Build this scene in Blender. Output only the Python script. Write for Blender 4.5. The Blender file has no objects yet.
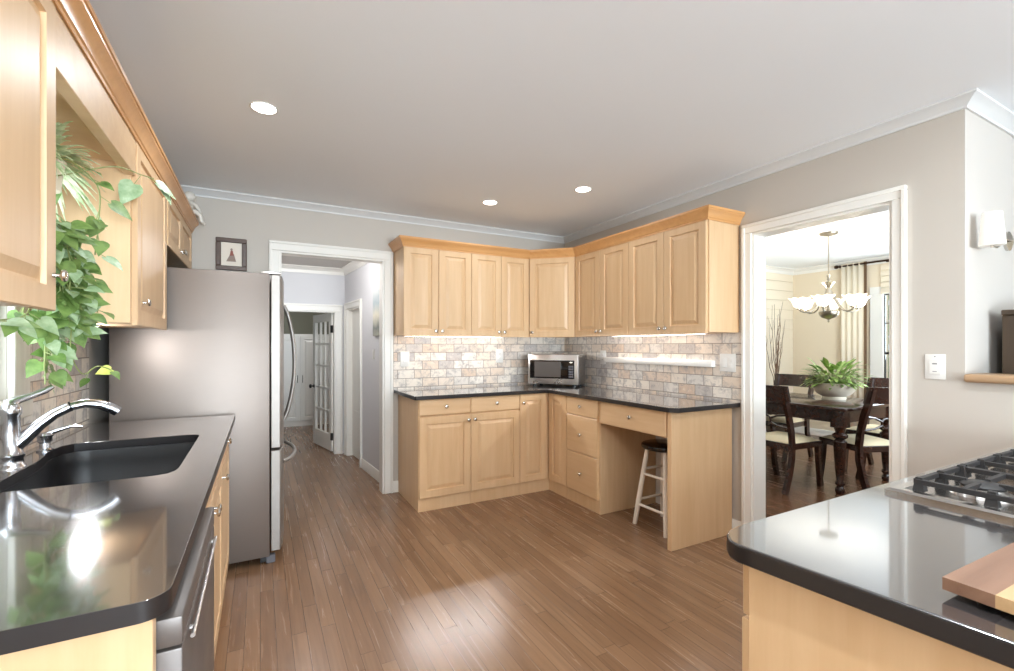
import bpy, bmesh, math, random
from mathutils import Vector, Matrix, Euler
PI = math.pi
random.seed(7)
sc = bpy.context.scene
C = sc.collection

# ------------------------------------------------------------------ camera, sky, exposure, daylight and added fill
cam_d = bpy.data.cameras.new('camera'); cam = bpy.data.objects.new('camera', cam_d); C.objects.link(cam)
cam_d.sensor_width = 36.0; cam_d.lens = 459.9 / 1014 * 36; cam_d.shift_y = 10.87 / 1014
cam_d.clip_start = 0.02
CAM_Z = 1.2994
cam.location = (0, 0, CAM_Z); cam.rotation_euler = (PI / 2, 0, math.radians(-28.2087))
sc.camera = cam
sc.view_settings.view_transform = 'Standard'; sc.view_settings.look = 'None'
sc.view_settings.gamma = 1.0; sc.view_settings.use_curve_mapping = False
sc.view_settings.exposure = 0.47
sc.cycles.use_denoising = True
sc.cycles.max_bounces = 10; sc.cycles.diffuse_bounces = 6; sc.cycles.glossy_bounces = 4
sc.cycles.transmission_bounces = 8; sc.cycles.transparent_max_bounces = 12
sc.cycles.caustics_reflective = False; sc.cycles.caustics_refractive = False
sc.cycles.sample_clamp_indirect = 6.0

w = bpy.data.worlds.new('sky'); sc.world = w; w.use_nodes = True
wn = w.node_tree; wn.nodes.clear()
wo = wn.nodes.new('ShaderNodeOutputWorld'); wb = wn.nodes.new('ShaderNodeBackground')
wb.inputs[0].default_value = (0.80, 0.90, 1.0, 1); wb.inputs[1].default_value = 0.75
wn.links.new(wb.outputs[0], wo.inputs[0])

def area_light(name, loc, size, watts, direction, color=(1, 1, 1), sy=None, shape=None, parent=None, spread=None):
    d = bpy.data.lights.new(name, 'AREA'); d.energy = watts; d.color = color; d.size = size
    d.shape = shape or ('RECTANGLE' if sy else 'SQUARE')
    if sy: d.size_y = sy
    if spread: d.spread = spread
    o = bpy.data.objects.new(name, d); C.objects.link(o)
    o.location = loc
    o.rotation_euler = Vector(direction).to_track_quat('-Z', 'Y').to_euler()
    if parent: o.parent = parent
    return o
DAY = (0.78, 0.905, 1.0)
area_light('rear_fill_light', (1.05, -4.88, 1.08), 2.5, 590, (0, 1, 1.7), DAY, 2.0)  # added fill from an unseen opening, tilted up to brighten the ceiling
area_light('family_fill_light', (5.0, -4.90, 1.45), 2.8, 14, (0, 1, 0.2), DAY, 1.5)  # added fill from the second unseen rear opening
area_light('daylight_sink_window', (-0.90, 1.92, 1.53), 0.52, 8.0, (1, 0, 0.15), DAY, 0.80)
area_light('daylight_dining_window', (7.22, 2.43, 1.55), 1.0, 26, (-1, 0, 0), DAY, 0.85)
area_light('dining_side_fill_light', (5.2, 1.08, 1.5), 1.6, 40, (0, 1, 0.0), DAY, 1.3)  # unseen fill added to brighten the dining room

# ------------------------------------------------------------------ helpers: materials
def c(r, g, b):
    f = lambda v: (v / 255 / 12.92) if v / 255 <= 0.04045 else ((v / 255 + 0.055) / 1.055) ** 2.4
    return (f(r), f(g), f(b), 1)
def new_mat(name, col, rough=0.5, metal=0.0, **kw):
    m = bpy.data.materials.new(name); m.use_nodes = True
    b = m.node_tree.nodes['Principled BSDF']
    b.inputs['Base Color'].default_value = col; b.inputs['Roughness'].default_value = rough
    b.inputs['Metallic'].default_value = metal
    for k, v in kw.items(): b.inputs[k.replace('_', ' ')].default_value = v
    return m, m.node_tree, b
def N(t, typ, **kw):
    n = t.nodes.new(typ)
    for k, v in kw.items(): setattr(n, k, v)
    return n
def coords(t, scale=(1, 1, 1), rand=False, order=None):
    tc = N(t, 'ShaderNodeTexCoord'); out = tc.outputs['Object']
    if order:
        s = N(t, 'ShaderNodeSeparateXYZ'); t.links.new(out, s.inputs[0]); k = N(t, 'ShaderNodeCombineXYZ')
        for i, a in enumerate(order):
            if a in 'XYZ': t.links.new(s.outputs[a], k.inputs[i])
        out = k.outputs[0]
    if rand:
        oi = N(t, 'ShaderNodeObjectInfo'); mu = N(t, 'ShaderNodeMath', operation='MULTIPLY'); mu.inputs[1].default_value = 37.0
        t.links.new(oi.outputs['Random'], mu.inputs[0])
        ad = N(t, 'ShaderNodeVectorMath', operation='ADD'); t.links.new(out, ad.inputs[0]); t.links.new(mu.outputs[0], ad.inputs[1]); out = ad.outputs[0]
    mp = N(t, 'ShaderNodeMapping'); mp.inputs['Scale'].default_value = scale
    t.links.new(out, mp.inputs[0]); return mp.outputs[0]
def noise(t, vec, scale=5, detail=4, rough=0.55, dist=0.0):
    n = N(t, 'ShaderNodeTexNoise'); t.links.new(vec, n.inputs['Vector'])
    n.inputs['Scale'].default_value = scale; n.inputs['Detail'].default_value = detail
    n.inputs['Roughness'].default_value = rough; n.inputs['Distortion'].default_value = dist
    return n.outputs['Fac']
def ramp(t, fac, stops, const=False):
    r = N(t, 'ShaderNodeValToRGB'); t.links.new(fac, r.inputs[0]); e = r.color_ramp.elements
    if const: r.color_ramp.interpolation = 'CONSTANT'
    while len(e) < len(stops): e.new(0.5)
    for i, (p, col) in enumerate(stops): e[i].position = p; e[i].color = col
    return r.outputs[0]
def mix(t, fac, a, b, mode='MIX'):
    m = N(t, 'ShaderNodeMix', data_type='RGBA', blend_type=mode)
    if isinstance(fac, (int, float)): m.inputs[0].default_value = fac
    else: t.links.new(fac, m.inputs[0])
    for s, v in ((6, a), (7, b)):
        if isinstance(v, tuple): m.inputs[s].default_value = v
        else: t.links.new(v, m.inputs[s])
    return m.outputs[2]
def bump(t, b, h, strength=0.2, dist=0.002):
    n = N(t, 'ShaderNodeBump'); n.inputs['Strength'].default_value = strength; n.inputs['Distance'].default_value = dist
    t.links.new(h, n.inputs['Height']); t.links.new(n.outputs[0], b.inputs['Normal'])
def wood(name, dark, light, rough, axis='Z', fine=1.0, coat=0.0):
    m, t, b = new_mat(name, light, rough)
    s = {'X': (1.2, 16, 16), 'Y': (16, 1.2, 16), 'Z': (16, 16, 1.2)}[axis]
    v = coords(t, tuple(k * fine for k in s), rand=True)
    v2 = coords(t, tuple(k * fine * 0.22 for k in s), rand=True)
    f1 = noise(t, v, 2.0, 5, 0.6, 0.4); f2 = noise(t, v2, 2.0, 2, 0.5, 0.8)
    col = mix(t, 0.45, ramp(t, f1, [(0.3, dark), (0.7, light)]), ramp(t, f2, [(0.35, dark), (0.65, light)]))
    t.links.new(col, b.inputs['Base Color'])
    b.inputs['Coat Weight'].default_value = coat; b.inputs['Coat Roughness'].default_value = 0.15
    return m

M = {}
M['maple'] = wood('maple', c(205, 168, 126), c(219, 186, 146), 0.42, 'Z')
M['maple_h'] = wood('maple_h', c(205, 168, 126), c(219, 186, 146), 0.42, 'X')
M['crown_maple'] = wood('crown_maple', c(198, 144, 88), c(214, 162, 106), 0.3, 'X')
M['white_trim'] = new_mat('white_trim', c(232, 229, 222), 0.35)[0]
M['ledge_wood'] = wood('ledge_wood', c(165, 132, 98), c(196, 164, 130), 0.4, 'Y')
M['dark_wood'] = wood('dark_wood', c(38, 20, 14), c(66, 38, 27), 0.22, 'X', coat=0.4)
M['dark_box'] = wood('dark_box', c(52, 40, 28), c(70, 54, 38), 0.45, 'Z')
M['walnut'] = wood('walnut', c(116, 84, 66), c(150, 114, 92), 0.4, 'X')
M['board_maple'] = wood('board_maple', c(184, 146, 102), c(206, 170, 128), 0.4, 'X')
M['board_cherry'] = wood('board_cherry', c(160, 105, 66), c(188, 132, 88), 0.4, 'X')
def paint(name, col, rough=0.6, bs=0.05):
    m, t, b = new_mat(name, col, rough)
    f = noise(t, coords(t), 220, 2); bump(t, b, f, bs, 0.001)
    return m
M['wall'] = paint('wall_paint', c(191, 183, 173), 0.55)
M['wall_white'] = paint('white_wall_paint', c(192, 186, 179), 0.55)
M['crown_white'] = new_mat('crown_paint', c(212, 212, 211), 0.5)[0]
M['hall_wall'] = paint('hall_paint', c(208, 207, 209), 0.55)
M['ceiling'] = paint('ceiling_paint', c(240, 244, 248), 0.75)
M['dining_wall'] = paint('dining_paint', c(228, 213, 188), 0.55)
M['sage'] = paint('sage_paint', c(120, 118, 100), 0.6)
def floor_mat(name='oak_floor', tint=None):
    m, t, b = new_mat(name, c(140, 104, 74), 0.3)
    v = coords(t, (1, 1, 1), order='YX0')
    br = N(t, 'ShaderNodeTexBrick'); t.links.new(v, br.inputs['Vector']); br.offset = 0.37; br.offset_frequency = 3; br.squash = 0.8; br.squash_frequency = 2
    for k, x in (('Color1', (0, 0, 0, 1)), ('Color2', (1, 1, 1, 1)), ('Mortar', (0.5, 0.5, 0.5, 1)), ('Scale', 1.0), ('Mortar Size', 0.0009), ('Mortar Smooth', 0.1), ('Brick Width', 0.95), ('Row Height', 0.062)):
        br.inputs[k].default_value = x
    plank = ramp(t, br.outputs['Color'], [(0.0, c(122, 90, 66)), (0.35, c(140, 106, 79)), (0.7, c(152, 117, 88)), (1.0, c(168, 133, 103))])
    # shift the grain from plank to plank
    sh = N(t, 'ShaderNodeVectorMath', operation='ADD'); sc2 = N(t, 'ShaderNodeVectorMath', operation='SCALE'); sc2.inputs['Scale'].default_value = 9.0
    t.links.new(br.outputs['Color'], sc2.inputs[0]); t.links.new(coords(t, (22, 0.9, 1)), sh.inputs[0]); t.links.new(sc2.outputs[0], sh.inputs[1])
    g = noise(t, sh.outputs[0], 1.6, 5, 0.6, 1.2)
    col = mix(t, 0.55, plank, ramp(t, g, [(0.22, c(104, 76, 55)), (0.5, c(143, 109, 81)), (0.8, c(158, 122, 92))]))
    col = mix(t, br.outputs['Fac'], col, c(70, 46, 32))
    col = mix(t, 1.0, col, (0.88, 0.88, 0.88, 1), 'MULTIPLY')
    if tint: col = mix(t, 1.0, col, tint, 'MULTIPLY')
    t.links.new(col, b.inputs['Base Color'])
    rr = N(t, 'ShaderNodeMapRange'); t.links.new(g, rr.inputs[0]); rr.inputs[3].default_value = 0.20; rr.inputs[4].default_value = 0.32
    t.links.new(rr.outputs[0], b.inputs['Roughness'])
    bump(t, b, g, 0.06, 0.001)
    return m
M['floor'] = floor_mat(); M['floor_shaded'] = floor_mat('shaded_oak_floor', (0.55, 0.40, 0.32, 1))  # dining copy of the same oak, darkened and reddened for its dimmer light
def tile_mat(name, order):
    m, t, b = new_mat(name, c(200, 185, 170), 0.5)
    v = coords(t, (1, 1, 1), order=order)
    br = N(t, 'ShaderNodeTexBrick'); t.links.new(v, br.inputs['Vector']); br.offset = 0.5
    for k, x in (('Color1', (0, 0, 0, 1)), ('Color2', (1, 1, 1, 1)), ('Mortar', (0.5, 0.5, 0.5, 1)), ('Scale', 1.0), ('Mortar Size', 0.0028), ('Mortar Smooth', 0.35), ('Brick Width', 0.154), ('Row Height', 0.0777), ('Bias', 0.0)):
        br.inputs[k].default_value = x
    base = ramp(t, br.outputs['Color'], [(0.0, c(188, 180, 174)), (0.2, c(238, 232, 222)), (0.4, c(224, 208, 190)), (0.52, c(210, 186, 164)), (0.62, c(236, 228, 216)), (0.8, c(222, 208, 192)), (0.9, c(186, 179, 175)), (1.0, c(236, 226, 212))])
    sc2 = N(t, 'ShaderNodeVectorMath', operation='SCALE'); sc2.inputs['Scale'].default_value = 7.0; t.links.new(br.outputs['Color'], sc2.inputs[0])
    sh = N(t, 'ShaderNodeVectorMath', operation='ADD'); t.links.new(v, sh.inputs[0]); t.links.new(sc2.outputs[0], sh.inputs[1])
    n1 = noise(t, sh.outputs[0], 15, 6, 0.72, 0.5); n2 = noise(t, sh.outputs[0], 34, 5, 0.7, 0.4)
    col = mix(t, ramp(t, n1, [(0.47, (0, 0, 0, 1)), (0.66, (0.85, 0.85, 0.85, 1))]), base, c(152, 146, 145))
    col = mix(t, ramp(t, n2, [(0.55, (0, 0, 0, 1)), (0.75, (0.6, 0.6, 0.6, 1))]), col, c(240, 232, 220))
    col = mix(t, br.outputs['Fac'], col, c(138, 126, 114))
    t.links.new(col, b.inputs['Base Color'])
    iv = N(t, 'ShaderNodeMath', operation='SUBTRACT'); iv.inputs[0].default_value = 1.0; t.links.new(br.outputs['Fac'], iv.inputs[1])
    hh = N(t, 'ShaderNodeMath', operation='ADD'); t.links.new(iv.outputs[0], hh.inputs[0])
    ns = N(t, 'ShaderNodeMath', operation='MULTIPLY'); t.links.new(n1, ns.inputs[0]); ns.inputs[1].default_value = 0.35; t.links.new(ns.outputs[0], hh.inputs[1])
    bump(t, b, hh.outputs[0], 0.6, 0.003)
    return m
M['tile_x'] = tile_mat('travertine_back', 'XZ0'); M['tile_y'] = tile_mat('travertine_side', 'YZ0')
def stone():
    m, t, b = new_mat('dark_stone', c(58, 55, 55), 0.14)
    v = coords(t); f = noise(t, v, 380, 3, 0.7); f2 = noise(t, v, 5, 4, 0.6)
    col = mix(t, 0.3, ramp(t, f, [(0.42, c(54, 51, 51)), (0.70, c(78, 74, 74))]), ramp(t, f2, [(0.35, c(56, 53, 53)), (0.7, c(68, 64, 64))]))
    t.links.new(col, b.inputs['Base Color']); b.inputs['IOR'].default_value = 1.9; b.inputs['Coat Weight'].default_value = 1.0; b.inputs['Coat IOR'].default_value = 1.7; b.inputs['Coat Roughness'].default_value = 0.05
    return m
M['stone'] = stone(); M['stone_edge_shade'] = new_mat('shaded_stone_edge', c(34, 30, 30), 0.32)[0]  # edge copy of the stone, darkened as if reflecting the dim floor
def brushed(name, col, rough, sx=(3, 200, 3), metal=1.0):
    m, t, b = new_mat(name, col, rough, metal)
    f = noise(t, coords(t, sx), 3, 3); rr = N(t, 'ShaderNodeMapRange'); t.links.new(f, rr.inputs[0]); rr.inputs[3].default_value = rough * 0.85; rr.inputs[4].default_value = rough * 1.2
    t.links.new(rr.outputs[0], b.inputs['Roughness']); return m
M['steel'] = brushed('brushed_steel', c(196, 192, 188), 0.28)
M['tray_steel'] = new_mat('tray_steel', c(186, 182, 178), 0.2, 1.0)[0]
M['fridge_side'] = brushed('fridge_side', c(134, 124, 117), 0.46, (3, 3, 160), 0.8)
M['fridge_door'] = brushed('fridge_door', c(150, 144, 138), 0.45, (3, 3, 160), 0.75)
M['chrome'] = new_mat('chrome', c(200, 200, 204), 0.2, 1.0)[0]
M['nickel'] = new_mat('nickel', c(205, 200, 192), 0.25, 1.0)[0]
M['sink'] = new_mat('sink_composite', c(36, 35, 36), 0.35)[0]
M['black'] = new_mat('black_plastic', c(18, 18, 19), 0.3)[0]
M['glossy_black'] = new_mat('glossy_black', c(14, 11, 11), 0.06)[0]
M['iron'] = new_mat('cast_iron', c(46, 44, 44), 0.5)[0]
M['micro_window'] = new_mat('microwave_window', c(84, 78, 74), 0.12)[0]
M['white_plastic'] = new_mat('white_plastic', c(226, 224, 219), 0.35)[0]
M['grey_mark'] = new_mat('grey_mark', c(120, 118, 118), 0.5)[0]
M['grey_plastic'] = new_mat('grey_plastic', c(92, 92, 98), 0.45)[0]
M['off_white'] = new_mat('cream_fabric', c(222, 206, 172), 0.8)[0]
M['curtain'] = new_mat('curtain_cream', c(232, 220, 198), 0.85)[0]
M['curtain_brown'] = new_mat('curtain_brown', c(120, 92, 66), 0.85)[0]
M['bronze'] = new_mat('bronze', c(70, 52, 40), 0.35, 0.8)[0]
M['silver'] = new_mat('antique_silver', c(178, 168, 152), 0.3, 1.0)[0]
M['frame_brown'] = wood('frame_brown', c(62, 42, 30), c(88, 62, 46), 0.35, 'X')
M['mat_cream'] = new_mat('mat_cream', c(226, 212, 192), 0.8)[0]
M['print_paper'] = new_mat('print_paper', c(232, 222, 208), 0.8)[0]
M['figurine'] = new_mat('figurine_white', c(222, 216, 206), 0.4)[0]
M['ceramic'] = new_mat('ceramic_cream', c(240, 230, 210), 0.3)[0]
M['soil'] = new_mat('soil', c(48, 36, 26), 0.9)[0]
M['terracotta'] = new_mat('pot_grey', c(190, 180, 165), 0.5)[0]
M['twig'] = new_mat('twig', c(112, 84, 62), 0.8)[0]
def leafmat(name, a, b_, d=None):
    m, t, b = new_mat(name, a, 0.5)
    f = noise(t, coords(t), 30, 3); st = [(0.3, a), (0.6, b_)]
    if d: st.append((0.75, d))
    t.links.new(ramp(t, f, st), b.inputs['Base Color'])
    b.inputs['Subsurface Weight'].default_value = 0.0
    return m
M['leaf'] = leafmat('pothos_leaf', c(80, 112, 50), c(124, 152, 82))
M['leaf_pale'] = leafmat('pale_pothos_leaf', c(128, 158, 112), c(168, 190, 150), c(206, 216, 190))
M['leaf_var'] = leafmat('variegated_leaf', c(168, 198, 140), c(226, 234, 200), c(240, 243, 222))
M['leaf_yellow'] = leafmat('yellow_leaf', c(200, 208, 96), c(216, 222, 120))
M['leaf_lily'] = leafmat('lily_leaf', c(96, 134, 56), c(168, 190, 104), c(214, 222, 160))
M['leaf_tree'] = leafmat('tree_leaf', c(70, 120, 52), c(130, 176, 96), c(180, 214, 140))
M['bark'] = new_mat('bark', c(84, 68, 54), 0.9)[0]
M['stem'] = new_mat('stem', c(140, 150, 90), 0.6)[0]
m, t, b = new_mat('window_glass', (1, 1, 1, 1), 0.0, 0.0); t.nodes.remove(b)
tr = N(t, 'ShaderNodeBsdfTransparent'); gl = N(t, 'ShaderNodeBsdfGlossy'); gl.inputs['Roughness'].default_value = 0.02
mx = N(t, 'ShaderNodeMixShader'); mx.inputs[0].default_value = 0.06
t.links.new(tr.outputs[0], mx.inputs[1]); t.links.new(gl.outputs[0], mx.inputs[2]); t.links.new(mx.outputs[0], t.nodes['Material Output'].inputs[0])
M['glass'] = m
def emis(name, col, strength, base=None):
    m, t, b = new_mat(name, base or col, 0.5)
    b.inputs['Emission Color'].default_value = col; b.inputs['Emission Strength'].default_value = strength
    return m
M['lamp_lens'] = emis('lamp_lens', (1, 0.97, 0.92, 1), 9)
M['strip_lens'] = emis('strip_lens', (1, 0.97, 0.93, 1), 3)
M['shade_glass'] = emis('shade_glass', (1, 0.93, 0.80, 1), 0.9, c(240, 232, 214))
M['lamp_shade'] = emis('lamp_shade_fabric', (1, 0.97, 0.92, 1), 0.18, c(232, 228, 220))
def canvas_mat():
    m, t, b = new_mat('canvas_print', c(180, 180, 170), 0.7)
    v = coords(t); s = N(t, 'ShaderNodeSeparateXYZ'); t.links.new(v, s.inputs[0])
    f = noise(t, v, 9, 5, 0.6, 0.6); ad = N(t, 'ShaderNodeMath', operation='MULTIPLY_ADD'); t.links.new(f, ad.inputs[0]); ad.inputs[1].default_value = 0.25
    mr = N(t, 'ShaderNodeMapRange'); t.links.new(s.outputs['Z'], mr.inputs[0]); mr.inputs[1].default_value = 1.36; mr.inputs[2].default_value = 2.0
    t.links.new(mr.outputs[0], ad.inputs[2])
    t.links.new(ramp(t, ad.outputs[0], [(0.1, c(176, 170, 152)), (0.3, c(116, 122, 118)), (0.5, c(214, 208, 190)), (0.7, c(160, 172, 176)), (0.95, c(216, 216, 212))]), b.inputs['Base Color'])
    return m
M['canvas'] = canvas_mat()

# ------------------------------------------------------------------ helpers: mesh builder
class MB:
    def __init__(s): s.v = []; s.f = []; s.mi = []; s.cur = 0
    def add(s, verts, faces, mat=None):
        n = len(s.v)
        for p in verts:
            q = Vector(p)
            s.v.append(mat @ q if mat else q)
        for f in faces: s.f.append(tuple(i + n for i in f)); s.mi.append(s.cur)
        return s
    def box(s, x0, x1, y0, y1, z0, z1, bev=0.0, seg=1, mat=None):
        if x0 > x1: x0, x1 = x1, x0
        if y0 > y1: y0, y1 = y1, y0
        if z0 > z1: z0, z1 = z1, z0
        bm = bmesh.new(); r = bmesh.ops.create_cube(bm, size=1.0)
        for v in bm.verts:
            v.co = Vector(((x0 + x1) / 2 + v.co.x * (x1 - x0), (y0 + y1) / 2 + v.co.y * (y1 - y0), (z0 + z1) / 2 + v.co.z * (z1 - z0)))
        if bev: bmesh.ops.bevel(bm, geom=bm.edges[:], offset=min(bev, 0.49 * min(x1 - x0, y1 - y0, z1 - z0)), segments=seg, profile=0.5, affect='EDGES')
        bm.verts.index_update()
        s.add([v.co.copy() for v in bm.verts], [[v.index for v in f.verts] for f in bm.faces], mat); bm.free()
        return s
    def prism(s, poly, z0, z1, mat=None):
        a = sum(poly[i][0] * poly[(i + 1) % len(poly)][1] - poly[(i + 1) % len(poly)][0] * poly[i][1] for i in range(len(poly)))
        if a < 0: poly = poly[::-1]
        n = len(poly)
        v = [(x, y, z0) for x, y in poly] + [(x, y, z1) for x, y in poly]
        f = [tuple(range(n - 1, -1, -1)), tuple(range(n, 2 * n))] + [(i, (i + 1) % n, n + (i + 1) % n, n + i) for i in range(n)]
        return s.add(v, f, mat)
    def lathe(s, prof, seg=24, mat=None, ang=2 * PI, a0=0.0):
        full = abs(ang - 2 * PI) < 1e-6; n = seg if full else seg + 1
        v = []; f = []
        for r, z in prof:
            for i in range(n):
                a = a0 + ang * i / seg; v.append((max(r, 1e-5) * math.cos(a), max(r, 1e-5) * math.sin(a), z))
        for k in range(len(prof) - 1):
            for i in range(seg):
                j = (i + 1) % n
                f.append((k * n + i, k * n + j, (k + 1) * n + j, (k + 1) * n + i))
        if full:
            if prof[0][0] > 1e-4: f.append(tuple(range(n - 1, -1, -1)))
            if prof[-1][0] > 1e-4: f.append(tuple(range((len(prof) - 1) * n, len(prof) * n)))
        return s.add(v, f, mat)
    def tube(s, pts, rad, seg=10, mat=None, squash=1.0):
        pts = [Vector(p) for p in pts]; n = len(pts)
        if not isinstance(rad, (list, tuple)): rad = [rad] * n
        T = [(pts[min(i + 1, n - 1)] - pts[max(i - 1, 0)]).normalized() for i in range(n)]
        u = T[0].orthogonal().normalized()
        if abs(T[0].z) < 0.9: u = T[0].cross(Vector((0, 0, 1))).normalized()
        v = []; f = []
        for i in range(n):
            u = (u - T[i] * u.dot(T[i])).normalized(); q = T[i].cross(u)
            for k in range(seg):
                a = 2 * PI * k / seg; v.append(pts[i] + u * (math.cos(a) * rad[i]) + q * (math.sin(a) * rad[i] * squash))
        for i in range(n - 1):
            for k in range(seg):
                l = (k + 1) % seg; f.append((i * seg + k, i * seg + l, (i + 1) * seg + l, (i + 1) * seg + k))
        f.append(tuple(range(seg - 1, -1, -1))); f.append(tuple(range((n - 1) * seg, n * seg)))
        return s.add(v, f, mat)
    def sweep(s, path, prof, closed=False, mat=None):
        """profile (offset to the right of the path direction, z) swept along a 2-D path with mitred corners"""
        P = [Vector(p) for p in path]; n = len(P); m = len(prof); v = []; f = []
        for i in range(n):
            dirs = []
            if i > 0 or closed: dirs.append((P[i] - P[i - 1]).normalized())
            if i < n - 1 or closed: dirs.append((P[(i + 1) % n] - P[i]).normalized())
            ns = [Vector((d.y, -d.x)) for d in dirs]
            if len(ns) == 2:
                b_ = (ns[0] + ns[1]).normalized(); b_ = b_ / max(0.2, b_.dot(ns[0]))
            else: b_ = ns[0]
            for o, z in prof: v.append((P[i].x + b_.x * o, P[i].y + b_.y * o, z))
        for i in range(n if closed else n - 1):
            j = (i + 1) % n
            for k in range(m):
                l = (k + 1) % m; f.append((i * m + k, j * m + k, j * m + l, i * m + l))
        if not closed: f.append(tuple(range(m))); f.append(tuple(range((n - 1) * m, n * m))[::-1])
        return s.add(v, f, mat)
    def sphere(s, r, loc, sx=1, sy=1, sz=1, seg=16):
        prof = [(r * math.sin(PI * i / 10), -r * math.cos(PI * i / 10)) for i in range(11)]
        return s.lathe(prof, seg, Matrix.Translation(loc) @ Matrix.Diagonal((sx, sy, sz, 1)))
    def obj(s, name, mat, parent=None, loc=None, rot=None, smooth=40, bevel=0.0):
        me = bpy.data.meshes.new(name); me.from_pydata([tuple(p) for p in s.v], [], s.f)
        bm = bmesh.new(); bm.from_mesh(me); bmesh.ops.recalc_face_normals(bm, faces=bm.faces[:]); bm.to_mesh(me); bm.free()
        mats = mat if isinstance(mat, (list, tuple)) else [mat]
        for k in mats: me.materials.append(M[k] if isinstance(k, str) else k)
        if len(mats) > 1:
            for p, i in zip(me.polygons, s.mi): p.material_index = i
        if smooth:
            me.polygons.foreach_set('use_smooth', [True] * len(me.polygons)); me.set_sharp_from_angle(angle=math.radians(smooth))
        o = bpy.data.objects.new(name, me); C.objects.link(o)
        if parent: o.parent = parent
        if loc: o.location = loc
        if rot: o.rotation_euler = rot
        if bevel:
            bv = o.modifiers.new('edge', 'BEVEL'); bv.width = bevel; bv.segments = 2; bv.limit_method = 'ANGLE'; bv.angle_limit = math.radians(40)
        return o
def tag(o, label, cat, group=None):
    o['label'] = label; o['category'] = cat
    if group: o['group'] = group
    return o
def thing(name, label, cat, loc=(0, 0, 0), rz=0.0, group=None):
    o = bpy.data.objects.new(name, None); C.objects.link(o); o.location = loc; o.rotation_euler = (0, 0, rz); o.empty_display_size = 0.1
    return tag(o, label, cat, group)
def struct(mb, name, mat, parent=None, **kw):
    o = mb.obj(name, mat, parent, **kw); o['kind'] = 'structure'; return o
def dup(root, loc, rz, label, group=None):
    r = root.copy(); C.objects.link(r); r.location = loc; r.rotation_euler = (0, 0, rz); r['label'] = label
    if group: r['group'] = group
    for ch in list(root.children):
        k = ch.copy(); C.objects.link(k); k.parent = r
        for g in list(ch.children):
            q = g.copy(); C.objects.link(q); q.parent = k
    return r
def T(x, y, z): return Matrix.Translation((x, y, z))
def arc(cx, cy, r, a0, a1, n=8): return [(cx + r * math.cos(math.radians(a0 + (a1 - a0) * i / n)), cy + r * math.sin(math.radians(a0 + (a1 - a0) * i / n))) for i in range(n + 1)]

# ------------------------------------------------------------------ room shell
XL, XR, YB = -0.77, 2.899, 4.088
WT = 0.12
CH = 2.465
EY0 = 0.94
struct(MB().box(-1.6, XR + 0.06, -5.2, 9.0, -0.06, 0.0).box(XR + 0.06, 7.4, -5.2, EY0, -0.06, 0.0), 'floor', 'floor', smooth=0)
struct(MB().box(XR + 0.06, 7.4, EY0, 4.4, -0.06, 0.0), 'floor_dining', 'floor_shaded', smooth=0)
struct(MB().box(-0.95, 3.0, -5.1, YB + 0.06, CH, CH + 0.08).box(3.0, 7.4, -5.1, 4.3, CH, CH + 0.08), 'ceiling', 'ceiling', smooth=0)
# left wall with the sink window
W0, W1, WZ0, WZ1 = 1.64, 2.21, 1.11, 1.95
mb = MB()
mb.box(XL - WT, XL, -5.1, W0, 0, CH).box(XL - WT, XL, W1, YB + WT, 0, CH).box(XL - WT, XL, W0, W1, 0, WZ0).box(XL - WT, XL, W0, W1, WZ1, CH)
struct(mb, 'wall_left', 'wall', smooth=0)
# back wall with the hall opening
HX0, HX1, HZ = 0.135, 0.962, 2.062
mb = MB()
mb.box(XL, HX0, YB, YB + WT, 0, CH).box(HX1, XR + WT, YB, YB + WT, 0, CH).box(HX0, HX1, YB, YB + WT, HZ, CH)
struct(mb, 'wall_back', 'wall', smooth=0)
# right wall: dining opening, then the low wall
DY0, DY1, DZ = 1.160, 1.935, 2.056
EY = 0.885
mb = MB()
mb.box(XR, XR + WT, DY1, YB, 0, CH).box(XR, XR + WT, EY, DY0, 0, CH).box(XR, XR + WT, DY0, DY1, DZ, CH)
mb.box(XR, XR + WT, -5.1, EY, 0, 1.133)
struct(mb, 'wall_right', 'wall', smooth=0)
mb = MB()
mb.box(XR + WT, 7.3, EY, EY + 0.11, 0, 0.85).box(XR + WT, 4.35, EY, EY + 0.11, 0.85, 2.15).box(6.05, 7.3, EY, EY + 0.11, 0.85, 2.15).box(XR + WT, 7.3, EY, EY + 0.11, 2.15, CH)
mb.box(XR, XR + 0.6, EY - 0.004, EY, 1.134, CH)
struct(mb, 'wall_family', 'wall_white', smooth=0)
# rear wall behind the camera with two unseen window openings added for fill light
mb = MB()
mb.box(2.35, 7.4, -5.1, -4.98, 0, 0.7).box(XL - WT, 7.4, -5.1, -4.98, 2.2, CH)
for a, b_ in ((XL - WT, -0.25), (2.35, 3.6), (6.4, 7.4)): mb.box(a, b_, -5.1, -4.98, 0.0, 2.2)
struct(mb, 'wall_rear', 'wall', smooth=0)
for i, (a, b_) in enumerate(((-0.25, 2.35), (3.6, 6.4))):
    mb = MB()
    zb = 0.0 if i == 0 else 0.7
    for x in (a, (a + b_) / 2 - 0.03, b_ - 0.06): mb.box(x, x + 0.06, -5.08, -5.02, zb, 2.2)
    mb.box(a, b_, -5.08, -5.02, zb, zb + 0.06).box(a, b_, -5.08, -5.02, 2.14, 2.2)
    wobj = struct(mb, 'window_%d' % (i + 3), 'white_trim')
    MB().box(a + 0.05, b_ - 0.05, -5.055, -5.05, zb + 0.05, 2.15).obj('glass_pane', 'glass', wobj)
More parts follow.
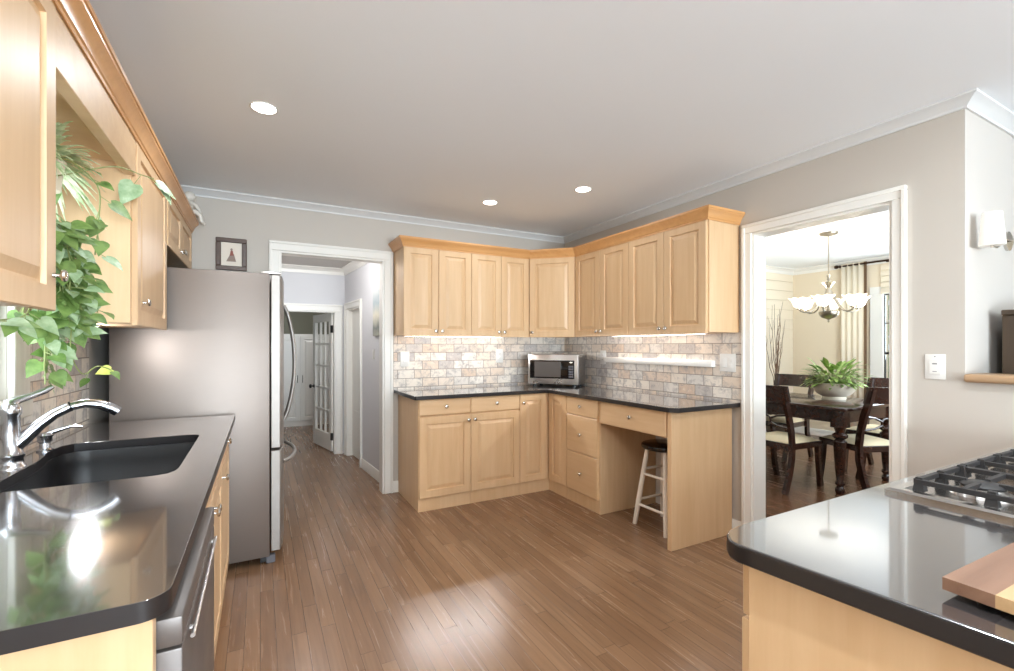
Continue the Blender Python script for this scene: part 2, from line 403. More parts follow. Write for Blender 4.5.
# ---- dining room shell
XD, YD = 7.15, 4.13
GY0, GY1, GZ0, GZ1 = 1.92, 2.955, 0.80, 1.98
mb = MB(); mb.box(XD, XD + WT, EY, GY0, 0, CH).box(XD, XD + WT, GY1, YD + 0.1, 0, CH).box(XD, XD + WT, GY0, GY1, 0, GZ0).box(XD, XD + WT, GY0, GY1, GZ1, CH)
mb.box(XD, XD + WT, -5.1, EY, 0, CH)
struct(mb, 'wall_dining_window', 'dining_wall', smooth=0)
mb = MB(); bh = 0.142; z = 0.0
while z < CH:
    z1 = min(CH, z + bh); zt = z1 - 0.005
    mb.box(XR + WT, XD, YD - 0.018, YD, z, zt, 0.002).box(XR + WT, XD, YD - 0.004, YD, zt, z1); z = z1
mb.box(XR + WT, XD, YD, YD + 0.1, 0, CH)
struct(mb, 'wall_dining_shiplap', 'wall_shiplap' if 'wall_shiplap' in M else M['curtain'], smooth=0)
# ---- hall shell
HCZ = 2.24
HA, HB = (1.03, YB + WT), (0.905, 5.87)
def slant(y): return HA[0] + (HB[0] - HA[0]) * (y - HA[1]) / (HB[1] - HA[1])
mb = MB()
def hallwall(y0, y1, z0, z1, t=0.12): mb.prism([(slant(y0), y0), (slant(y1), y1), (slant(y1) + t, y1), (slant(y0) + t, y0)], z0, z1)
hallwall(YB + WT, 5.15, 0, CH); hallwall(5.15, 5.72, 1.74, CH); hallwall(5.72, 5.99, 0, CH)
struct(mb, 'wall_hall_right', 'hall_wall', smooth=0)
struct(MB().box(-0.12, -0.02, YB + WT, 5.87, 0, CH), 'wall_hall_left', 'hall_wall', smooth=0)
BX0, BX1, BZ = 0.02, 0.80, 1.72
mb = MB(); mb.box(-0.1, BX0, 5.87, 5.99, 0, CH).box(BX1, 0.94, 5.87, 5.99, 0, CH).box(BX0, BX1, 5.87, 5.99, BZ, CH)
struct(mb, 'wall_hall_end', 'hall_wall', smooth=0)
struct(MB().box(-0.12, 2.3, YB + WT, 8.8, HCZ, HCZ + 0.06), 'ceiling_hall', 'wall_white', smooth=0)
mb = MB(); mb.box(-0.9, 2.2, 8.62, 8.74, 0, HCZ).box(-0.95, -0.85, 5.99, 8.7, 0, HCZ).box(2.1, 2.2, 5.99, 8.7, 0, HCZ).box(-0.9, -0.1, 5.87, 5.99, 0, HCZ).box(0.94, 2.2, 5.87, 5.99, 0, HCZ)
struct(mb, 'wall_far_room', 'sage', smooth=0)
# side room behind the hall's side doorway: its white door stands closed
mb = MB()
mb.prism([(slant(5.15) + 0.05, 5.15), (slant(5.72) + 0.05, 5.72), (slant(5.72) + 0.085, 5.72), (slant(5.15) + 0.085, 5.15)], 0.01, 1.735)
for z0, z1 in ((0.12, 0.55), (0.65, 1.12), (1.22, 1.62)):
    mb.prism([(slant(5.24) + 0.043, 5.24), (slant(5.63) + 0.043, 5.63), (slant(5.63) + 0.055, 5.63), (slant(5.24) + 0.055, 5.24)], z0, z1)
struct(mb, 'door_2', 'white_trim', smooth=0)

# ---- crown moulding, baseboards, casings
def crown_prof(h, top=None): 
    t_ = top or CH
    return [(0, t_), (0.055, t_), (0.055, t_ - 0.010), (0.045, t_ - 0.015), (0.027, t_ - 0.030), (0.012, t_ - 0.045), (0.010, t_ - h), (0, t_ - h)]
struct(MB().sweep([(XL, -4.98), (XL, YB), (XR, YB), (XR, EY - 0.004), (XR + 0.62, EY - 0.004)], crown_prof(0.056)), 'trim_1', 'crown_white', smooth=20)
struct(MB().sweep([(XR + 0.62, EY), (XD, EY)], crown_prof(0.056)), 'trim_2', 'crown_white', smooth=20)
struct(MB().sweep([(XR + WT, YD - 0.018), (XD, YD - 0.018), (XD, EY + 0.11)], crown_prof(0.085)), 'trim_3', 'white_trim')
struct(MB().sweep([(-0.02, YB + WT), (-0.02, 5.87), (HB[0], 5.87), HA], crown_prof(0.08, HCZ)), 'trim_4', 'white_trim')
base_prof = [(0, 0), (0.014, 0), (0.014, 0.085), (0.008, 0.10), (0, 0.10)]
struct(MB().sweep([(1.035, YB), (1.10, YB)], base_prof), 'baseboard_back', 'white_trim')
mbb = MB().sweep([(XR, 2.7), (XR, 1.935)], base_prof).sweep([(XR, 1.10), (XR, 0.64)], base_prof)
struct(mbb, 'baseboard_right', 'white_trim')
mbb = MB().sweep([(slant(5.08), 5.08), (slant(YB + WT), YB + WT)], base_prof).sweep([(slant(5.87), 5.87), (slant(5.79), 5.79)], base_prof)
struct(mbb, 'baseboard_hall', 'white_trim')
struct(MB().sweep([(XR + WT, YD - 0.018), (XD, YD - 0.018), (XD, EY + 0.11)], base_prof), 'baseboard_dining', 'white_trim')
def casing(mb, cw=0.072, th=0.018):
    """casing in local x (along wall), y=0 wall face, front towards -y; opening 0..W, 0..H"""
    def f(W, H, mat, depth=WT):
        for a, b_ in ((-cw, 0), (W, W + cw)):
            mb.box(a, b_, -th, 0, 0, H, 0.003, mat=mat); 
        mb.box(-cw + 0.0007, W + cw - 0.0007, -th + 0.0004, 0, H + 0.0004, H + cw, 0.003, mat=mat)
        mb.box(-cw - 0.003, -cw + 0.018, -th - 0.008, -0.0005, 0.0005, H + cw - 0.0185, 0.003, mat=mat).box(W + cw - 0.018, W + cw + 0.003, -th - 0.008, -0.0005, 0.0005, H + cw - 0.0185, 0.003, mat=mat)
        mb.box(-cw - 0.003, W + cw + 0.003, -th - 0.008, -0.0005, H + cw - 0.018, H + cw + 0.003, 0.003, mat=mat)
        mb.box(0, 0.014, -0.004, depth + 0.004, 0, H - 0.0142, mat=mat).box(W - 0.014, W, -0.004, depth + 0.004, 0, H - 0.0142, mat=mat).box(0, W, -0.004, depth + 0.004, H - 0.014, H, mat=mat)
        return mb
    return f
mb = MB(); casing(mb)(HX1 - HX0, HZ, T(HX0, YB, 0)); struct(mb, 'trim_5', 'white_trim')
mb = MB(); casing(mb, 0.060)(DY1 - DY0, DZ, T(XR, DY1, 0) @ Matrix.Rotation(-PI / 2, 4, 'Z')); struct(mb, 'trim_6', 'white_trim')
mb = MB(); casing(mb, 0.075)(BX1 - BX0, BZ, T(BX0, 5.87, 0)); struct(mb, 'trim_7', 'white_trim')
ha = math.atan2(HB[1] - HA[1], HB[0] - HA[0]) + PI
mb = MB(); casing(mb, 0.07)(0.57, 1.74, T(slant(5.72), 5.72, 0) @ Matrix.Rotation(ha, 4, 'Z')); struct(mb, 'trim_8', 'white_trim')
# rounded white corner bead and the wooden ledge on the low wall
ledge = MB().box(2.865, 3.06, -4.95, EY - 0.006, 1.1335, 1.172, 0.012, 3)
ledge.mi = ledge.mi; struct(ledge, 'trim_9', 'ledge_wood')

# ---- sink window (window_1) and dining window (window_2)
def window_frame(mb, mat, W, z0, z1, depth, bars_x=(), bars_z=(), fw=0.04, bw=0.018, y0=0.02):
    mb.box(0, fw, y0, depth, z0, z1, mat=mat).box(W - fw, W, y0, depth, z0, z1, mat=mat).box(fw, W - fw, y0 + 0.001, depth - 0.001, z0, z0 + fw, mat=mat).box(fw, W - fw, y0 + 0.001, depth - 0.001, z1 - fw, z1, mat=mat)
    for x in bars_x: mb.box(x - bw / 2, x + bw / 2, y0 + 0.004, depth - 0.004, z0 + fw, z1 - fw, mat=mat)
    for z in bars_z: mb.box(fw, W - fw, y0 + 0.003, depth - 0.003, z - bw / 2, z + bw / 2, mat=mat)
RL = T(XL, W0, 0) @ Matrix.Rotation(PI / 2, 4, 'Z')
mb = MB(); window_frame(mb, RL, W1 - W0, WZ0, WZ1, 0.09, (), (1.55,), 0.035, 0.04)
win = struct(mb, 'window_1', 'white_trim')
MB().box(0.02, W1 - W0 - 0.02, 0.052, 0.056, WZ0, WZ1, mat=RL).obj('glass_pane', 'glass', win)
mb = MB(); Wd = W1 - W0
for a, b_ in ((-0.12, 0), (Wd, Wd + 0.12)): mb.box(a, b_, -0.022, 0, 1.1105, WZ1 - 0.0004, 0.003, mat=RL)
mb.box(-0.12, Wd + 0.12, -0.022, 0, WZ1, WZ1 + 0.1, 0.003, mat=RL).box(-0.12, Wd + 0.12, -0.03, 0, 1.045, 1.11, 0.004, mat=RL)
mb.box(0.004, Wd - 0.004, -0.005, 0.05, 1.09, 1.112, mat=RL)
M['casing_wash'] = wood('casing_wash', c(206, 198, 186), c(226, 220, 210), 0.5, 'Z')
struct(mb, 'trim_10', 'casing_wash')
RD = T(XD, GY1, 0) @ Matrix.Rotation(-PI / 2, 4, 'Z')
WDN = GY1 - GY0
mb = MB(); window_frame(mb, RD, WDN, GZ0, GZ1, 0.03, (WDN / 3, 2 * WDN / 3), (1.60,), 0.012, 0.012, 0.005); mb.box(0, WDN, 0.006, 0.034, 1.195, 1.225, mat=RD)
win2 = struct(mb, 'window_2', 'black')
MB().box(0.01, WDN - 0.01, 0.018, 0.021, GZ0, GZ1, mat=RD).obj('glass_pane', 'glass', win2)
mb = MB()
for a, b_ in ((-0.15, 0), (WDN, WDN + 0.15)): mb.box(a, b_, -0.02, 0, GZ0 - 0.1, GZ1, 0.003, mat=RD)
mb.box(-0.15, WDN + 0.15, -0.02, 0, GZ1 + 0.0004, GZ1 + 0.1, mat=RD).box(-0.17, WDN + 0.17, -0.05, 0, GZ0 - 0.035, GZ0, mat=RD)
struct(mb, 'trim_11', 'white_trim')

# ---- backsplash tiles
CT = 0.914
ZU = 1.394
struct(MB().box(1.045, XR, YB - 0.009, YB, CT, ZU + 0.01), 'wall_tile_back', 'tile_x', smooth=0)
struct(MB().box(XR - 0.009, XR, 1.955, YB - 0.009, CT, ZU + 0.01), 'wall_tile_right', 'tile_y', smooth=0)
mb = MB().box(XL, XL + 0.009, 2.335, 3.04, CT, ZU + 0.01).box(XL, XL + 0.009, 0.5, 2.335, CT, 1.045).box(XL, XL + 0.009, 0.5, 1.51, 1.045, ZU)
struct(mb, 'wall_tile_left', 'tile_y', smooth=0)

# ------------------------------------------------------------------ cabinets
def panel_front(w, h, style='raised', t=0.019):
    """front in local x 0..w, z 0..h, back at y=0, face at y=-t"""
    if style == 'raised': rings = [(0, -t + 0.003), (0.003, -t), (0.058, -t), (0.061, -t + 0.010), (0.068, -t + 0.010), (0.094, -t + 0.001)]
    else: rings = [(0, -t + 0.005), (0.006, -t)]
    v = [(0, 0, 0), (w, 0, 0), (w, 0, h), (0, 0, h)]; f = [(3, 2, 1, 0)]
    for i, y in rings: v += [(i, y, i), (w - i, y, i), (w - i, y, h - i), (i, y, h - i)]
    for k in range(len(rings)):
        for j in range(4):
            l = (j + 1) % 4; f.append((4 * k + j, 4 * k + l, 4 * (k + 1) + l, 4 * (k + 1) + j))
    n = 4 * len(rings); f.append((n, n + 1, n + 2, n + 3))
    return MB().add(v, f)
KNOB = None
def knob(parent, x, z, y=-0.019):
    global KNOB
    if KNOB is None:
        k = MB().lathe([(0.006, 0), (0.006, 0.003), (0.0045, 0.006), (0.0045, 0.014), (0.013, 0.017), (0.015, 0.021), (0.013, 0.025), (0.007, 0.027), (0, 0.0275)], 16, Matrix.Rotation(PI / 2, 4, 'X'))
        o = k.obj('knob', 'nickel', parent); KNOB = o
    else:
        o = KNOB.copy(); C.objects.link(o); o.parent = parent
    o.location = (x, y, z); return o
G = 0.0015
def fronts(root, items):
    """items: (kind, x0, x1, z0, z1, [knob (x, z) relative to the front's own corner])"""
    for kind, x0, x1, z0, z1, ks in items:
        w_, h_ = x1 - x0 - 2 * G, z1 - z0 - 2 * G
        o = panel_front(w_, h_, 'raised' if kind == 'door' else 'flat').obj(kind, 'maple' if kind == 'door' else 'maple_h', root, loc=(x0 + G, 0, z0 + G), smooth=0)
        for kx, kz in ks: knob(o, kx, kz)
def cabinet(name, label, cat, loc, rz, W, D, z0, z1, items, group=None, back=0.004, extra=None):
    r = thing(name, label, cat, (loc[0], loc[1], z0), rz, group)
    mb = MB().box(0.0008, W - 0.0008, 0, D - back, 0, z1 - z0, 0.001)
    if extra: extra(mb)
    mb.obj('body', 'maple', r, smooth=0)
    fronts(r, items); return r
DT = 0.019
UG, BG = 'maple wall cabinets', 'maple base cabinets'
# --- wall cabinets, back run: body front face at y = UYF
UYF = 3.762 + DT; UD = YB - UYF
UZ1 = 2.140; UH = UZ1 - ZU
def two(W, h, kz=0.045): 
    m_ = W / 2
    return [('door', 0, m_, -0.010, h, [(m_ - 0.03, kz)]), ('door', m_, W, -0.010, h, [(0.027, kz)])]
cabinet('upper_cabinet', 'two-door maple wall cabinet beside the hall doorway, left of the back run', 'cabinet', (1.045, UYF), 0, 0.615, UD, ZU, UZ1, two(0.615, UH), UG)
cabinet('upper_cabinet', 'two-door maple wall cabinet left of the diagonal corner cabinet, right half of the back run', 'cabinet', (1.66, UYF), 0, 0.598, UD, ZU, UZ1, two(0.598, UH), UG)
# right run: body front at x = UXF
UXF = 2.573 + DT; UDR = XR - UXF
cabinet('upper_cabinet', 'two-door maple wall cabinet right of the diagonal corner cabinet', 'cabinet', (UXF, 3.463), -PI / 2, 0.70, UDR, ZU, UZ1, two(0.70, UH), UG)
cabinet('upper_cabinet', 'two-door maple wall cabinet at the end of the run, beside the dining doorway', 'cabinet', (UXF, 2.763), -PI / 2, 0.735, UDR, ZU, UZ1, two(0.725, UH), UG)
# diagonal corner
r = thing('corner_cabinet', 'diagonal single-door maple wall cabinet in the corner above the microwave', 'cabinet', (2.26, UYF, ZU), 0, UG)
A = Vector((2.26, UYF)); B = Vector((UXF, 3.465)); dv = B - A; L = dv.length; an = math.atan2(dv.y, dv.x)
mb = MB().prism([(0, 0), (B.x - A.x, B.y - A.y), (XR - 0.004 - A.x, B.y - A.y), (XR - 0.004 - A.x, YB - 0.004 - A.y), (0, YB - 0.004 - A.y)], 0, UH)
mb.obj('body', 'maple', r, smooth=0)
o = panel_front(L - 0.03, UH + 0.01 - 2 * G).obj('door', 'maple', r, loc=(math.cos(an) * 0.015, math.sin(an) * 0.015, G - 0.01), rot=(0, 0, an), smooth=0); knob(o, 0.03, 0.045)
# crown on the L run
cp = [(0, 2.128), (0.005, 2.128), (0.005, 2.140), (0.010, 2.144), (0.014, 2.158), (0.024, 2.174), (0.036, 2.186), (0.038, 2.192), (0.043, 2.194), (0.043, 2.209), (0, 2.209)]
pth = [(1.043, YB - 0.003), (1.043, UYF - DT), (2.255, UYF - DT), (UXF - DT, 3.458), (UXF - DT, 2.026), (XR - 0.003, 2.026)]
cr = MB().sweep(pth, cp)
o = cr.obj('crown_moulding', 'crown_maple', smooth=18); 
tag(o, 'amber crown moulding along the top of the L-shaped wall cabinets', 'moulding')
# --- left wall cabinets (front towards +x), body front at x = LXF
LXF = -0.44 - DT; LD = LXF - XL
cabinet('upper_cabinet', 'large maple wall cabinet nearest the camera, left of the hanging plant', 'cabinet', (LXF, 0.70), PI / 2, 0.815, LD, ZU, UZ1,
        [('door', 0.0, 0.40, -0.01, UH, [(0.37, 0.07)]), ('door', 0.40, 0.815, -0.01, UH, [(0.39, 0.085)])], UG)
cabinet('upper_cabinet', 'single-door maple wall cabinet between the hanging plant and the fridge', 'cabinet', (LXF, 2.337), PI / 2, 0.703, LD, ZU, UZ1,
        [('door', 0.02, 0.69, -0.01, UH, [(0.10, 0.10)])], UG)
cabinet('upper_cabinet', 'short maple wall cabinet above the fridge', 'cabinet', (LXF, 3.06), PI / 2, 0.98, LD, 1.855, UZ1, two(0.98, UZ1 - 1.855, 0.05), UG)
o = MB().box(LXF - 0.02, LXF + DT - 0.002, 1.516, 2.336, 1.985, UZ1, 0.002).box(XL + 0.003, LXF - 0.019, 1.516, 2.336, 2.03, 2.048, 0.001).obj('valance_board', 'maple_h', smooth=0)
tag(o, 'plain maple valance board bridging the wall cabinets above the sink', 'valance')
o = MB().sweep([(LXF + DT, 0.70), (LXF + DT, 4.05)], cp).obj('crown_moulding', 'crown_maple', smooth=18)
tag(o, 'amber crown moulding along the top of the left wall cabinets', 'moulding')

# --- base cabinets, back run (body front y=BYF)
BYF = 3.476 + DT; BDp = YB - BYF; BT = 0.884
PL = 0.105
cabinet('base_cabinet', 'maple base cabinet with one drawer and door at the end beside the hall doorway', 'cabinet', (1.085, BYF), 0, 0.443, BDp, 0, BT,
        [('drawer', 0.004, 0.443, 0.752, BT, [(0.22, 0.066)]), ('door', 0.004, 0.443, PL, 0.745, [(0.413, 0.592)])], BG)
cabinet('base_cabinet', 'maple base cabinet with one drawer and door, second from the hall doorway', 'cabinet', (1.528, BYF), 0, 0.464, BDp, 0, BT,
        [('drawer', 0, 0.464, 0.752, BT, [(0.232, 0.066)]), ('door', 0, 0.464, PL, 0.745, [(0.03, 0.592)])], BG)
BXF = 2.29 + DT; BDR = XR - BXF
r = thing('corner_cabinet', 'maple corner base cabinet with folding doors below the microwave', 'cabinet', (1.992, BYF, 0), 0, BG)
MB().prism([(0.001, 0), (BXF - 1.992, 0), (BXF - 1.992, 3.209 - BYF), (XR - 0.004 - 1.992, 3.209 - BYF), (XR - 0.004 - 1.992, YB - 0.004 - BYF), (0.001, YB - 0.004 - BYF)], 0, BT).obj('body', 'maple', r, smooth=0)
o = panel_front(0.276, BT - PL - 2 * G).obj('door', 'maple', r, loc=(G, 0, PL + G), smooth=0); knob(o, 0.03, 0.70)
panel_front(0.262, BT - PL - 2 * G).obj('door', 'maple', r, loc=(BXF - 1.992, -0.021, PL + G), rot=(0, 0, -PI / 2), smooth=0)
cabinet('base_cabinet', 'maple three-drawer base cabinet beside the desk knee space', 'cabinet', (BXF, 3.207), -PI / 2, 0.425, BDR, 0, BT,
        [('drawer', 0, 0.408, 0.733, BT, [(0.204, 0.075)]), ('drawer', 0, 0.408, 0.427, 0.733, [(0.204, 0.153)]), ('drawer', 0, 0.408, PL, 0.427, [(0.204, 0.16)])], BG)
# desk: drawer across the knee space + end panel
r = thing('built_in_desk', 'maple desk section with shallow drawer, knee space and wide end panel over the stool', 'desk', (BXF, 2.782, 0), -PI / 2)
MB().box(0.0, 0.675, 0, 0.42, 0.71, 0.882, 0.001).obj('drawer_case', 'maple', r, smooth=0)
fronts(r, [('drawer', 0.018, 0.665, 0.71, 0.882, [(0.33, 0.09)])])
MB().box(0.676, 0.71, 2.292 - BXF, 2.882 - BXF, 0, BT - 0.001, 0.0015).obj('end_panel', 'maple', r, smooth=0)
# L countertop
def slab(name, outer, z0, z1, hole=None, bevel=0.003, mat='stone'):
    bm = bmesh.new()
    def loop(pts, z):
        vs = [bm.verts.new((x, y, z)) for x, y in pts]; es = [bm.edges.new((vs[i], vs[(i + 1) % len(vs)])) for i in range(len(vs))]; return vs, es
    loops = [outer] + ([hole] if hole else [])
    tops = [loop(p, z1) for p in loops]; bots = [loop(p, z0) for p in loops]
    for S in (tops, bots): bmesh.ops.triangle_fill(bm, edges=[e for _, es in S for e in es], use_beauty=True)
    for (tv, _), (bv, _) in zip(tops, bots):
        n = len(tv)
        for i in range(n): bm.faces.new((tv[i], tv[(i + 1) % n], bv[(i + 1) % n], bv[i])).material_index = 1
    bmesh.ops.recalc_face_normals(bm, faces=bm.faces[:])
    me = bpy.data.meshes.new(name); bm.to_mesh(me); bm.free(); me.materials.append(M[mat]); me.materials.append(M['stone_edge_shade'])
    me.polygons.foreach_set('use_smooth', [True] * len(me.polygons)); me.set_sharp_from_angle(angle=math.radians(30))
    o = bpy.data.objects.new(name, me); C.objects.link(o)
    if bevel:
        bv = o.modifiers.new('edge', 'BEVEL'); bv.width = bevel; bv.segments = 2; bv.limit_method = 'ANGLE'; bv.angle_limit = math.radians(50)
    return o
CX, CY = 2.255, 3.444
o = slab('countertop', [(1.046, YB - 0.01), (1.046, CY + 0.01), (1.056, CY), (CX - 0.012, CY), (CX, CY - 0.012), (CX, 2.06), (CX + 0.04, 2.014), (XR - 0.01, 2.014), (XR - 0.01, YB - 0.01)], BT, CT)
tag(o, 'L-shaped dark stone countertop along the back and right walls', 'countertop')

BL = 0.8795
# --- left base run (front to +x), body front x=FXF
FXF = -0.172; FD = FXF - XL
o = MB().box(XL + 0.004, -0.149, 0.90, 0.928, 0, BL, 0.0015).obj('cabinet_end_panel', 'maple', smooth=0)
tag(o, 'maple end panel closing the near end of the sink counter beside the dishwasher', 'panel')
cabinet('base_cabinet', 'maple sink base cabinet with two doors right of the dishwasher', 'cabinet', (FXF, 1.535), PI / 2, 0.90, FD, 0, BL - 0.23,
        [], BG, extra=lambda mb: mb.box(0.001, 0.899, 0, 0.018, BL - 0.23, BL)).children[0].name
sinkcab = [o for o in C.objects if o.get('label', '').startswith('maple sink base')][0]
fronts(sinkcab, [('drawer', 0, 0.45, 0.752, BL, []), ('drawer', 0.45, 0.90, 0.752, BL, []), ('door', 0, 0.45, PL, 0.745, [(0.42, 0.592)]), ('door', 0.45, 0.90, PL, 0.745, [(0.027, 0.592)])])
cabinet('base_cabinet', 'maple base cabinet with drawer and door between the sink cabinet and the fridge', 'cabinet', (FXF, 2.437), PI / 2, 0.56, FD, 0, BL,
        [('drawer', 0, 0.555, 0.752, BL, [(0.28, 0.066)]), ('door', 0, 0.555, PL, 0.745, [(0.03, 0.592)])], BG)
# left countertop with sink cut-out
hole = [(-0.655, 1.76)] + [(-0.655, 1.95), (-0.658, 2.10), (-0.668, 2.19), (-0.68, 2.25), (-0.684, 2.32), (-0.676, 2.38), (-0.65, 2.418)] + \
       [(-0.60, 2.425), (-0.28, 2.425), (-0.252, 2.418), (-0.236, 2.40), (-0.232, 2.37), (-0.228, 1.78), (-0.232, 1.745), (-0.248, 1.715), (-0.28, 1.705), (-0.60, 1.70), (-0.64, 1.712)]
r3 = [(-0.125, 0.93)]
outer = [(XL + 0.01, 0.872)] + arc(-0.165, 0.912, 0.04, -90, 0, 8) + [(-0.125, 3.02), (XL + 0.01, 3.02)]
o = slab('countertop', outer, CT - 0.033, CT, hole)
tag(o, 'long dark stone countertop with the sink along the left wall', 'countertop')
# sink bowl
r = thing('sink', 'dark composite undermount kitchen sink set in the left counter', 'sink', (-0.45, 2.06, CT - 0.24))
mb = MB()
def ring(sc_, z): return [((x + 0.45) * sc_ , (y - 2.06) * sc_, z) for x, y in hole]
n = len(hole); zt = 0.24 - 0.0335
loops = [ring(1.03, zt), ring(0.995, zt), ring(0.975, zt - 0.05), ring(0.95, 0.03), ring(0.90, 0.012), ring(0.2, 0.006)]
v = [p for l in loops for p in l]; f = []
for k in range(len(loops) - 1):
    for i in range(n): j = (i + 1) % n; f.append((k * n + i, k * n + j, (k + 1) * n + j, (k + 1) * n + i))
f.append(tuple(range((len(loops) - 1) * n, len(loops) * n)))
mb.add(v, f); o = mb.obj('bowl', 'sink', r, smooth=50)
so = o.modifiers.new('wall', 'SOLIDIFY'); so.thickness = 0.006; so.offset = -1
MB().lathe([(0.045, 0), (0.045, 0.004), (0.036, 0.006), (0.03, 0.002), (0, 0.002)], 20).obj('drain', 'chrome', r, loc=(0, 0, 0.007))
# faucet
r = thing('faucet', 'chrome single-lever kitchen faucet with arched pull-out spout behind the sink', 'faucet', (-0.695, 2.02, CT))
MB().lathe([(0.036, 0), (0.036, 0.006), (0.031, 0.012), (0.029, 0.03), (0.033, 0.038), (0.033, 0.043), (0.027, 0.05), (0.024, 0.11), (0.022, 0.165), (0.026, 0.172), (0.026, 0.19), (0.02, 0.202), (0, 0.206)], 24).obj('base', 'chrome', r)
sp = [(0.010, 0.003, 0.07), (0.032, 0.010, 0.095), (0.062, 0.02, 0.132), (0.094, 0.03, 0.162), (0.128, 0.042, 0.182), (0.165, 0.054, 0.190), (0.20, 0.066, 0.184), (0.228, 0.075, 0.17), (0.247, 0.081, 0.154)]
MB().tube(sp[:5], [0.021, 0.020, 0.018, 0.017, 0.016], 14).obj('spout', 'chrome', r)
o = MB().tube(sp[4:], [0.017, 0.0185, 0.0205, 0.023, 0.023], 14, squash=0.8).obj('spray_head', 'chrome', r)
MB().tube([sp[4], (0.133, 0.0435, 0.1835)], 0.0172, 14).obj('ring', 'black', r)
MB().tube([(0, 0, 0.19), (-0.004, 0.008, 0.205), (0.01, 0.025, 0.214), (0.035, 0.046, 0.224), (0.06, 0.066, 0.238), (0.075, 0.08, 0.25)], [0.019, 0.017, 0.013, 0.011, 0.0115, 0.008], 12, squash=0.8).obj('lever', 'chrome', r)
r = thing('soap_dispenser', 'small chrome soap dispenser pump right of the faucet', 'soap dispenser', (-0.70, 2.30, CT))
MB().lathe([(0.024, 0), (0.024, 0.005), (0.017, 0.011), (0.015, 0.03), (0.021, 0.035), (0.021, 0.05), (0.026, 0.058), (0.022, 0.066), (0, 0.068)], 20).obj('base', 'chrome', r)
MB().tube([(0, 0, 0.06), (0.03, 0.006, 0.072), (0.07, 0.014, 0.085), (0.10, 0.02, 0.08)], [0.009, 0.008, 0.007, 0.006], 10).obj('nozzle', 'chrome', r)
# dishwasher
r = thing('dishwasher', 'stainless steel dishwasher at the near end of the sink counter', 'dishwasher', (FXF, 0.932, 0), PI / 2)
MB().box(0.001, 0.597, 0.001, 0.56, 0.09, BT - 0.035, 0.002).box(0.02, 0.58, 0.06, 0.5, 0, 0.09).obj('body', 'grey_plastic', r, smooth=0)
M['dishwasher_steel'] = brushed('dishwasher_steel', c(104, 97, 93), 0.38, metal=0.45)
MB().box(0.001, 0.597, -0.058, -0.001, 0.11, 0.797, 0.004, 2).obj('door', 'dishwasher_steel', r)
MB().box(0.001, 0.597, -0.058, -0.001, 0.801, BT - 0.034, 0.004, 2).obj('control_panel', 'dishwasher_steel', r)
mb = MB().tube([(0.06, -0.0655, 0.782), (0.54, -0.0655, 0.782)], 0.004, 12)
for x in (0.09, 0.51): mb.tube([(x, -0.057, 0.782), (x, -0.0655, 0.782)], 0.005, 10)
mb.obj('handle', 'steel', r)

# --- refrigerator (front to +x)
FY0, FY1 = 3.085, 3.985; FW = FY1 - FY0
r = thing('refrigerator', 'tall stainless steel french-door refrigerator beside the hall doorway', 'refrigerator', (0.05, FY0, 0), PI / 2)
FH = 1.733
MB().box(0, FW, 0.0, 0.745, 0.045, FH, 0.006, 2).obj('body', 'fridge_side', r)
MB().box(0.02, FW - 0.02, 0.01, 0.05, 0.012, 0.045).obj('grille', 'black', r)
def bowed(x0, x1, z0, z1):
    """door slab with a gently bowed front; bow runs over the whole fridge width"""
    mb = MB(); n_ = 12; poly = [(x0, -0.006), (x1, -0.006)]
    for i in range(n_ + 1):
        x = x1 + (x0 - x1) * i / n_; k = (x / FW - 0.5) * 2; y = -0.062 - 0.028 * (1 - k * k)
        e = min(x - x0, x1 - x)
        if e < 1e-6: y += 0.006
        poly.append((x, y))
    return mb.prism(poly, z0, z1)
for nm, x0, x1, z0, z1 in (('door', 0.002, FW / 2 - 0.002, 0.69, FH - 0.006), ('door', FW / 2 + 0.002, FW - 0.002, 0.69, FH - 0.006), ('freezer_drawer', 0.002, FW - 0.002, 0.075, 0.675)):
    d = bowed(x0, x1, z0, z1).obj(nm, 'fridge_door', r, smooth=25, bevel=0.004)
    if nm == 'door':
        hx = x1 - 0.04 if x0 < 0.1 else x0 + 0.04
        pts = []
        for i in range(17):
            k = i / 16; zz = 0.80 + 0.78 * k; pts.append((hx, -0.092 - 0.068 * math.sin(PI * k) ** 0.7, zz))
        MB().tube(pts, 0.011, 12).obj('handle', 'fridge_door', d)
    else:
        pts = [(0.10 + (FW - 0.2) * i / 16, -0.075 - 0.085 * math.sin(PI * i / 16) ** 0.6, 0.585) for i in range(17)]
        MB().tube(pts, 0.012, 12).obj('handle', 'fridge_door', d)
for x in (0.005, FW - 0.075): MB().box(x, x + 0.07, -0.06, 0.05, FH, FH + 0.014, 0.004, 2).obj('hinge_cover', 'steel', r)
for x in (0.015, FW - 0.045): MB().box(x, x + 0.03, -0.03, 0.02, 0.0, 0.05, 0.004).obj('foot', 'grey_plastic', r)

